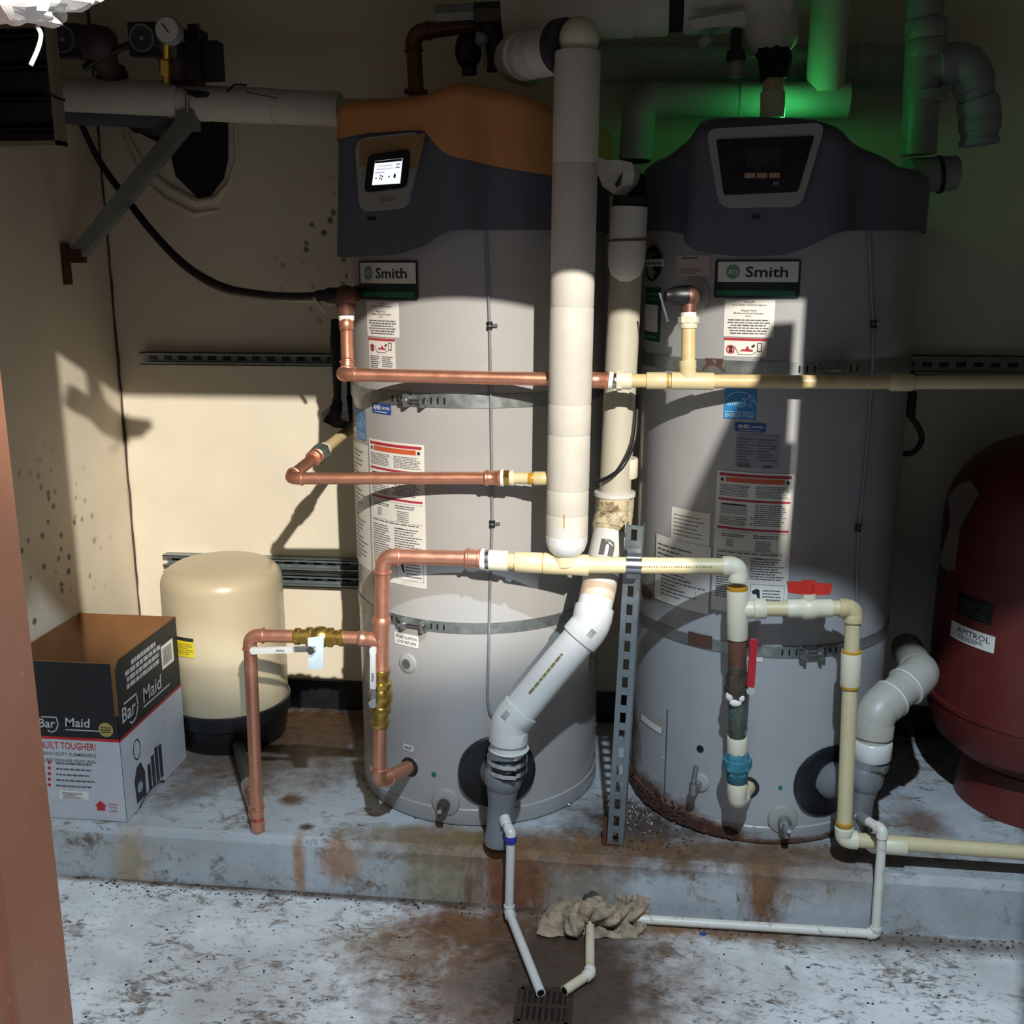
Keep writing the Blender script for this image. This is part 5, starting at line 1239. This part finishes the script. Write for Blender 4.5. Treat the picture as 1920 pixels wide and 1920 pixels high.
rail(309, 760, 1066, 1078, .040, 'double galvanised strut rail on the cream wall behind the cream tank', True)
o = rail(1690, 1990, 685, 686, .06, 'dark strut rail on the wall behind the red tank')

# ------------------------------------------------------------------ upper left: insulated main, brace, pumps, cable, fan box
mi = thing('insulated_pipe', 'thick white jacketed horizontal pipe high on the cream wall', 'pipe', Q(350, 190, 3.05))
a = Q(85, 180, 3.05); b = Q(700, 208, 3.05); pt = lambda x: lerp(a, b, (x-85)/(700-85))
for x0_, x1_, r_ in ((70, 345, .056), (345, 398, .050), (398, 520, .049), (520, 640, .047)):
    L = (pt(x1_)-pt(x0_)).length; e = .006/L; build('jacket_section', MB().prof(pt(x0_), pt(x1_), [(0, r_*.97), (e, r_), (1-e, r_), (1, r_*.97)], 28), m_ins, mi)
build('pipe', MB().cyl(pt(630), pt(720), .03), m_insg, mi)
build('torn_patch', MB().prism([Q(x, y, 2.985) for x, y in ((342, 165), (358, 168), (388, 172), (385, 180), (365, 182), (352, 176))], (0, .02, 0)), m_torn, mi)
build('jacket_tear', MB().sweep([Q(425, 172, 2.998), Q(440, 158, 3.005), (Q(462, 160, 3.003))], .003, 6), m_torn, mi); build('jacket_tear', MB().sweep([Q(462, 172, 2.998), Q(518, 184, 2.998), Q(522, 174, 3.0)], .0012, 6), m_torn, mi)
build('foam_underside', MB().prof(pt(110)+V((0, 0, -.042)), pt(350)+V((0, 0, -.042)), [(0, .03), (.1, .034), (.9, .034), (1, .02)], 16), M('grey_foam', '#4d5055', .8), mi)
br = thing('strut_brace', 'grey steel strut brace slanting from the side wall up to the jacketed pipe', 'brace', QX(125, 490, WXL))
ba = QX(131, 482, WXL)+V((.02, 0, 0)); bb_ = Q(345, 235, ba.y-.02); d = (bb_-ba).normalized(); L = (bb_-ba).length
N_ = V((0, -1, 0)); S_ = d.cross(N_).normalized(); c = lerp(ba, bb_, .5)
build('channel', MB().box(c+N_*.02, (L, .041, .003), d, S_, N_).box(c+S_*.019, (L, .003, .041), d, S_, N_).box(c-S_*.019, (L, .003, .041), d, S_, N_), m_strut, br, smooth=0)
build('wall_bracket', MB().box(QX(122, 495, WXL)+V((.004, 0, 0)), (.008, .04, .12)).box(QX(128, 480, WXL)+V((.025, 0, 0)), (.05, .03, .04)), M('rusty_steel', '#5a3323'), br, 'rusted wall bracket', smooth=0)
cl = build('pipe_clamp', MB().box(bb_+V((.015, 0, .01)), (.05, .05, .05)), m_strut, br, smooth=0)
build('clamp_bolt', MB().cyl(bb_+V((.02, -.02, .03)), bb_+V((.03, -.03, .075)), .006, n=10), m_galv, br)
ck = thing('cable', 'black cable drooping from the jacketed pipe to the relief valve', 'cable', Q(300, 440, 3.1))
P = smooth_path([Q(148, 222, 3.1), Q(185, 300, 3.12), Q(235, 370, 3.12), Q(290, 440, 3.1), Q(350, 500, 3.05), Q(420, 540, 2.95), Q(500, 555, 2.85), Q(560, 558, 2.75), Q(610, 556, 2.68)], 5)
build('cable_jacket', MB().sweep(P, [.009+.005*min(1, i/(len(P)*.6)) for i in range(len(P))], 12), m_blk, ck)
# circulators with gauge
m_pump = M('brown_cast_pump', '#4a3a38', .55, .3, .2, 18); m_pblk = M('pump_black', '#24252b', .5)
def pump(x, y, label, L, Yp=3.0):
    o = thing('circulator_pump', label, 'pump', Q(x, 145, 3.05)); c = Q(x, y, Yp-.07)
    f = build('motor_face', MB().box(c, (.085, .035, .085)), m_pblk, o, 'square black motor face', smooth=0)
    build('dial', MB().cyl(c+V((0, -.018, 0)), c+V((0, -.024, 0)), .034), M('dial_grey', '#3b3e48', .4), f); build('dial_rim', MB().ring(c+V((0, -.0245, 0)), c+V((0, -.028, 0)), .036, .031), m_galv, f); build('hub', MB().cyl(c+V((0, -.024, 0)), c+V((0, -.03, 0)), .005), m_bezel, f)
    build('motor_body', MB().prof(c+V((.02, .02, 0)), c+V((L, .04, -.005)), [(0, .045), (.5, .05), (.85, .045), (1, .03)], 24), m_pump, o)
    build('volute', MB().prof(c+V((L*.55, .05, -.02)), V((c.x+L*.55, 3.05, Q(x, 150, 3.05).z)), [(0, .045), (.5, .035), (.8, .03), (.82, .045), (1, .045)], 24), m_pump, o); return o
pump(126, 77, 'circulator pump beside the fan box above the jacketed pipe', .12)
pump(274, 75, 'circulator pump next to the pressure gauge above the jacketed pipe', .085)
p3 = thing('flow_switch', 'dark boxy flow switch on brass stem above the jacketed pipe', 'switch', Q(365, 150, 3.05))
build('housing', MB().box(Q(370, 105, 3.0), (.045, .06, .13)).box(Q(400, 115, 3.01), (.045, .05, .10)), m_pblk, p3, smooth=0); build('cover', MB().box(Q(366, 90, 2.96), (.03, .02, .12)), m_blk, p3, smooth=0); build('stem', MB().cyl(Q(372, 140, 3.03), Q(372, 162, 3.03), .02), m_brassd, p3)
ga = thing('pressure_gauge', 'round white pressure gauge on a brass stem above the jacketed pipe', 'gauge', Q(312, 150, 3.02))
gc = Q(313, 56, 2.87); build('case', MB().prof(gc+V((0, .03, 0)), gc, [(0, .034), (.9, .036), (1, .034)], 32), m_bezel, ga); gf = build('face', MB().cyl(gc, gc+V((0, -.0012, 0)), .031), m_white, ga)
build('needle', MB().box(gc+V((-.003, -.0025, .004)), (.003, .001, .03), (.8, 0, .6), (0, 1, 0), (-.6, 0, .8)), m_inkd, ga); build('stem', MB().cyl(Q(312, 78, 2.89), Q(312, 150, 2.99), .012), m_brass, ga); build('fitting', MB().sweep([Q(312, 105, 2.93), Q(312, 135, 2.97)], .021, 6), m_brass, ga)
hc2 = thing('cable', 'short black hose linking the two circulator pumps', 'cable', Q(220, 100, 2.95)); build('cable_jacket', MB().sweep(smooth_path([Q(158, 128, 2.95), Q(180, 112, 2.95), Q(215, 95, 2.95), Q(252, 80, 2.95)]), .010, 10), m_blk, hc2)
# fan housing on the left wall
fb = thing('fan_housing', 'beige metal fan housing with dark open face on the side wall', 'fan box', Q(40, 200, 2.6))
fx1 = Q(105, 200, 2.67).x; fx0 = WXL-.0; z1_ = Q(60, 40, 2.67).z; z0_ = Q(60, 273, 2.67).z; m_fb = M('beige_sheet_metal', '#8d8672', .5, .2)
mb = MB().bb(fx1-.012, fx1, 2.67, 2.71, z0_, z1_).bb(fx0, fx1, 2.67, 2.71, z0_, z0_+.012).bb(fx0, fx1, 2.67, 2.71, z1_-.012, z1_); build('case', mb, m_fb, fb, smooth=0)
build('back_plate', MB().bb(fx0, fx1-.012, 2.705, 2.71, z0_+.012, z1_-.012), m_dark, fb, smooth=0)
for k in range(4):
    z = z0_+.05+k*.075; build('louver', MB().box(V(((fx0+fx1)/2, 2.69, z)), (fx1-fx0-.03, .03, .004), (1, 0, 0), (0, .8, .6), (0, -.6, .8)), m_dark, fb, smooth=0)
build('wire', MB().sweep([Q(85, 170, 2.62), Q(105, 183, 2.585), Q(120, 188, 2.57)], .004, 8), m_blk, fb)
# crumpled white bag hanging at the head of the doorway
bgt = thing('plastic_bag', 'crumpled bright white plastic bag hanging from the door head', 'bag', Q(70, 20, 1.44))
rnd = random.Random(12); mb = MB(); c = Q(42, -4, 1.44); mb.ball(c, .085, 30, 20, (1.1, .55, .36)); vs = []
import mathutils.noise as mn
for p in mb.v:
    dv = p-c; k = 1+.55*mn.noise(dv*26)+.3*mn.noise(dv*60); vs.append(c+dv*k)
mb.v = vs; build('bag_body', mb, M('white_film', '#f2f2f0', .35, 0, .02, 30, bump=.2), bgt, smooth=20)
build('bag_neck', MB().sweep([c, c+V((-.02, .0, .04)), V((c.x-.03, c.y, DZ))], [.04, .02, .012], 12), MATS['white_film'], bgt)
cu = smooth_path([Q(70, 50, 1.44), Q(77, 65, 1.44), Q(72, 90, 1.44), Q(58, 122, 1.44)]); build('drawstring', MB().sweep(cu, .003, 8), MATS['white_film'], bgt)

# ------------------------------------------------------------------ top: copper header and jacketed mains
ch = thing('copper_header', 'dull copper riser elbowing into a grey union above the orange cap', 'pipe', Q(780, 170, 2.95))
YC = 2.92; H0 = Q(781, 180, YC); H1 = Q(774, 62, YC); H2 = Q(905, 42, YC)
run(ch, [H0, H1, H2], .021, m_cop2, 'press', m_cop2); coup(ch, Q(780, 176, YC), Q(780, 168, YC), .032, m_cop2, 'flange')
build('union', MB().sweep([Q(818, 30, YC-.03), Q(890, 26, YC-.03)], .026, 8), m_galv, ch); build('union_nut', MB().sweep([Q(890, 28, YC-.02), Q(945, 26, YC-.02)], .030, 6), m_brassd, ch)
build('valve_body', MB().ball(Q(878, 95, YC), .045, sc=(.8, .8, 1.1)).cyl(Q(878, 60, YC), Q(880, 140, YC), .02).cyl(Q(920, 40, YC), Q(935, 130, YC), .032), m_pblk, ch, 'dark valve body'); build('drip_knob', MB().ball(Q(903, 75, YC-.05), .018).cyl(Q(905, 80, YC-.05), Q(911, 125, YC-.05), .007), m_bezel, ch)
mn_ = thing('insulated_pipe', 'thick white jacketed main under the ceiling with a torn black joint', 'pipe', Q(1200, 40, 2.85))
YM = 2.85; a = Q(945, 22, YM); b = Q(1500, -10, YM); pt = lambda x: lerp(a, b, (x-945)/555)
for x0_, x1_ in ((945, 1080), (1080, 1195), (1195, 1258), (1285, 1360), (1360, 1480)):
    L = (pt(x1_)-pt(x0_)).length; e = .006/L; build('jacket_section', MB().prof(pt(x0_), pt(x1_), [(0, .074), (e, .078), (1-e, .078), (1, .074)], 28), m_ins, mn_)
build('foam_joint', MB().cyl(pt(1255), pt(1290), .070), m_torn, mn_); build('torn_jacket', MB().prism([Q(x, y, YM-.1) for x, y in ((1290, 38), (1395, 20), (1400, 48), (1345, 50), (1300, 56))], (0, .01, .01)), m_ins, mn_)
build('drop_jacket', MB().prof(Q(1435, -40, YM), Q(1447, 98, YM), [(0, .075), (.85, .068), (.95, .06), (1, .05)], 24), m_ins, mn_); mb = MB().sweep([Q(1447, 85, YM-.01), Q(1452, 110, YM-.01), Q(1450, 150, YM-.01)], [.045, .04, .03], 12); mb.v = [p+V([random.uniform(-.007, .007) for _ in range(3)]) for p in mb.v]; build('torn_foam', mb, m_torn, mn_)
build('pipe', MB().cyl(Q(1450, 140, YM), Q(1448, 222, YM), .026), m_cpvc, mn_, 'bare cream pipe down to the slate hood'); coup(mn_, Q(1449, 172, YM), Q(1448, 222, YM), .031, m_cpvcf)
av = thing('air_vent_valve', 'small dark air vent valve on a pale stub below the torn main', 'valve', Q(1380, 130, 2.8)); build('body', MB().prof(Q(1380, 95, 2.8), Q(1380, 115, 2.8), [(0, .022), (1, .025)], 16).cyl(Q(1380, 60, 2.83), Q(1380, 100, 2.8), .014), m_pblk, av); build('stub', MB().cyl(Q(1380, 113, 2.8), Q(1380, 145, 2.8), .014), m_bezel, av); build('nut', MB().sweep([Q(1322, 70, 2.8), Q(1330, 84, 2.8)], .024, 6), m_bezel, av)
# jacketed run lit green by the status light
gp = thing('insulated_pipe', 'grey jacketed pipe elbow lit green behind the slate hood', 'pipe', Q(1192, 290, 2.98))
YG = 3.02; run(gp, [Q(1192, 300, YG), Q(1200, 188, YG), Q(1400, 186, YG), Q(1590, 188, YG)], .046, m_insg, 'wrap', m_insg, pname='jacket_section', ename='jacket_elbow'); build('foam_end', MB().cyl(Q(1192, 262, YG), Q(1192, 305, YG), .040), m_torn, gp)
for x in (1388, 1467): build('jacket_band', MB().ring(Q(x-3, 187, YG), Q(x+3, 187, YG), .048, .046), m_insg, gp)
hz = thing('duct_pipe', 'long grey pipe crossing behind the jacketed mains', 'pipe', Q(1400, 120, 3.16)); build('pipe', MB().cyl(Q(1110, 118, 3.16), Q(1830, 128, 3.16), .055), m_insg, hz); coup(hz, Q(1600, 124, 3.16), Q(1640, 124, 3.16), .060, m_insg)
vp2 = thing('insulated_pipe', 'pale vertical jacketed pipe rising to the ceiling behind the slate hood', 'pipe', Q(1548, 170, 2.95)); build('jacket_section', MB().cyl(Q(1560, -40, 3.02), Q(1546, 175, 3.02), .05), m_ins, vp2)
fx = thing('intake_pipe', 'grey plastic intake pipe with couplings and a return bend above the slate hood', 'pipe', Q(1735, 280, 2.98))
m_in = M('dull_grey_pvc', '#8d8f8c', .45); YI = 2.98
build('pipe', MB().cyl(Q(1738, -60, YI), Q(1722, 290, YI), .045), m_in, fx)
for y0_, y1_ in ((38, 75), (75, 110), (170, 190)): coup(fx, Q(1737, y0_, YI), Q(1735, y1_, YI), .052, m_in)
run(fx, [Q(1730, 130, YI), Q(1815, 112, YI), Q(1838, 215, YI), Q(1836, 268, YI)], .046, m_in, 'pvc', m_in); build('pipe_mouth', MB().ring(Q(1836, 262, YI), Q(1836, 272, YI), .05, .042), m_in, fx)
build('flexible_end', MB().cyl(Q(1700, 330, 2.98), Q(1790, 325, 3.0), .045), m_in, fx); build('band_clamp', MB().ring(Q(1757, 328, 2.99), Q(1764, 327, 2.99), .049, .044), m_blk, fx)
lp = thing('cable', 'black cable loop beside the slate-hooded heater on the dark wall', 'cable', Q(1705, 800, 3.0)); build('cable_jacket', MB().sweep(smooth_path([Q(1712, 700, 3.245), Q(1708, 730, 3.05), Q(1706, 775, 3.0), Q(1722, 800, 3.0), Q(1728, 825, 3.0), Q(1712, 848, 3.0), Q(1680, 850, 3.0)]), .008, 10), m_blk, lp); build('cable_gland', MB().cyl(Q(1710, 735, 3.0), Q(1706, 782, 3.0), .014), m_blk, lp)
bl = thing('cable', 'black cable curving between the two heaters above the stained elbow', 'cable', Q(1160, 880, 2.58)); build('cable_jacket', MB().sweep(smooth_path([Q(1196, 740, 2.62), Q(1190, 820, 2.6), Q(1170, 870, 2.56), Q(1145, 893, 2.56), Q(1118, 904, 2.6)]), .0055, 10), m_blk, bl)

# ------------------------------------------------------------------ floor litter
rnd = random.Random(77); mb = MB()
def flake(x, y, z, s):
    n = rnd.randint(4, 6); a0 = rnd.uniform(0, 6.28); b = [V((x+s*rnd.uniform(.5, 1.2)*math.cos(a0+6.28*i/n), y+s*rnd.uniform(.4, .9)*math.sin(a0+6.28*i/n), z)) for i in range(n)]
    mb.prism(b, (0, 0, s*rnd.uniform(.2, .5)))
for i in range(420): flake(rnd.uniform(-1.5, 1.5), PY-abs(rnd.gauss(0, .03))-.004, .0005, rnd.uniform(.0015, .005))
for i in range(260): flake(rnd.uniform(-1.3, 1.2), rnd.uniform(1.7, 2.4), .0005, rnd.uniform(.001, .0045))
for i in range(220): p = pz(rnd.uniform(1130, 1300), rnd.uniform(1500, 1600)); flake(p.x, p.y, PAD+.0005, rnd.uniform(.0015, .005))
build('grit', mb, M('brown_grit', '#3d3027', .9, 0, .4, 60), None, 'dark gritty debris along the foot of the pad', 'debris', 'stuff', 0)
mb = MB(); flk = flake
for i in range(150): p = pz(rnd.gauss(1190, 25), rnd.gauss(1520, 22)); flake(p.x, p.y, PAD+.0008, rnd.uniform(.001, .003))
build('paint_flakes', mb, M('pale_flakes', '#c9c8c4', .8), None, 'pale flakes scattered at the rusted base of the heater', 'debris', 'stuff', 0)
c = QZ(1318, 1752, 0); build('tape_scrap', MB().prism([c+V(p) for p in ((-.009, -.004, .0005), (.006, -.006, .0005), (.011, .002, .0005), (.002, .006, .0005), (-.008, .005, .0005))], (0, 0, .003)), m_nblue, None, 'tiny blue scrap on the floor beside the rag', 'scrap', origin=c)
c = QZ(672, 1672, 0); build('debris_chip', MB().ball(c+V((0, -.01, .007)), .007, 8, 6, (1, .8, .9)), m_dark, None, 'small black chip at the foot of the pad', 'debris', origin=c)
mb = MB(); m_rf = M('flaking_rust', '#4a2d20', .9, 0, .45, 45, '#8a5a38', .4, 30, bump=.5)
for i in range(260):
    th = math.radians(rnd.uniform(-95, -12)); z = PAD+.012+abs(rnd.gauss(0, .022))*(1 if th < -.6 else .5); c = CP(HR, th, z, RB+.004); s = rnd.uniform(.004, .013)
    t_ = V((math.cos(th), math.sin(th), 0)); n_ = V((math.sin(th), -math.cos(th), 0)); n = rnd.randint(4, 6)
    mb.prism([c+t_*(s*rnd.uniform(.5, 1.3)*math.cos(6.28*k/n))+V((0, 0, s*rnd.uniform(.4, .9)*math.sin(6.28*k/n))) for k in range(n)], n_*rnd.uniform(.001, .004))
build('rust_scale', mb, m_rf, B, 'flaking rust along the bottom edge', kind='stuff', smooth=0)
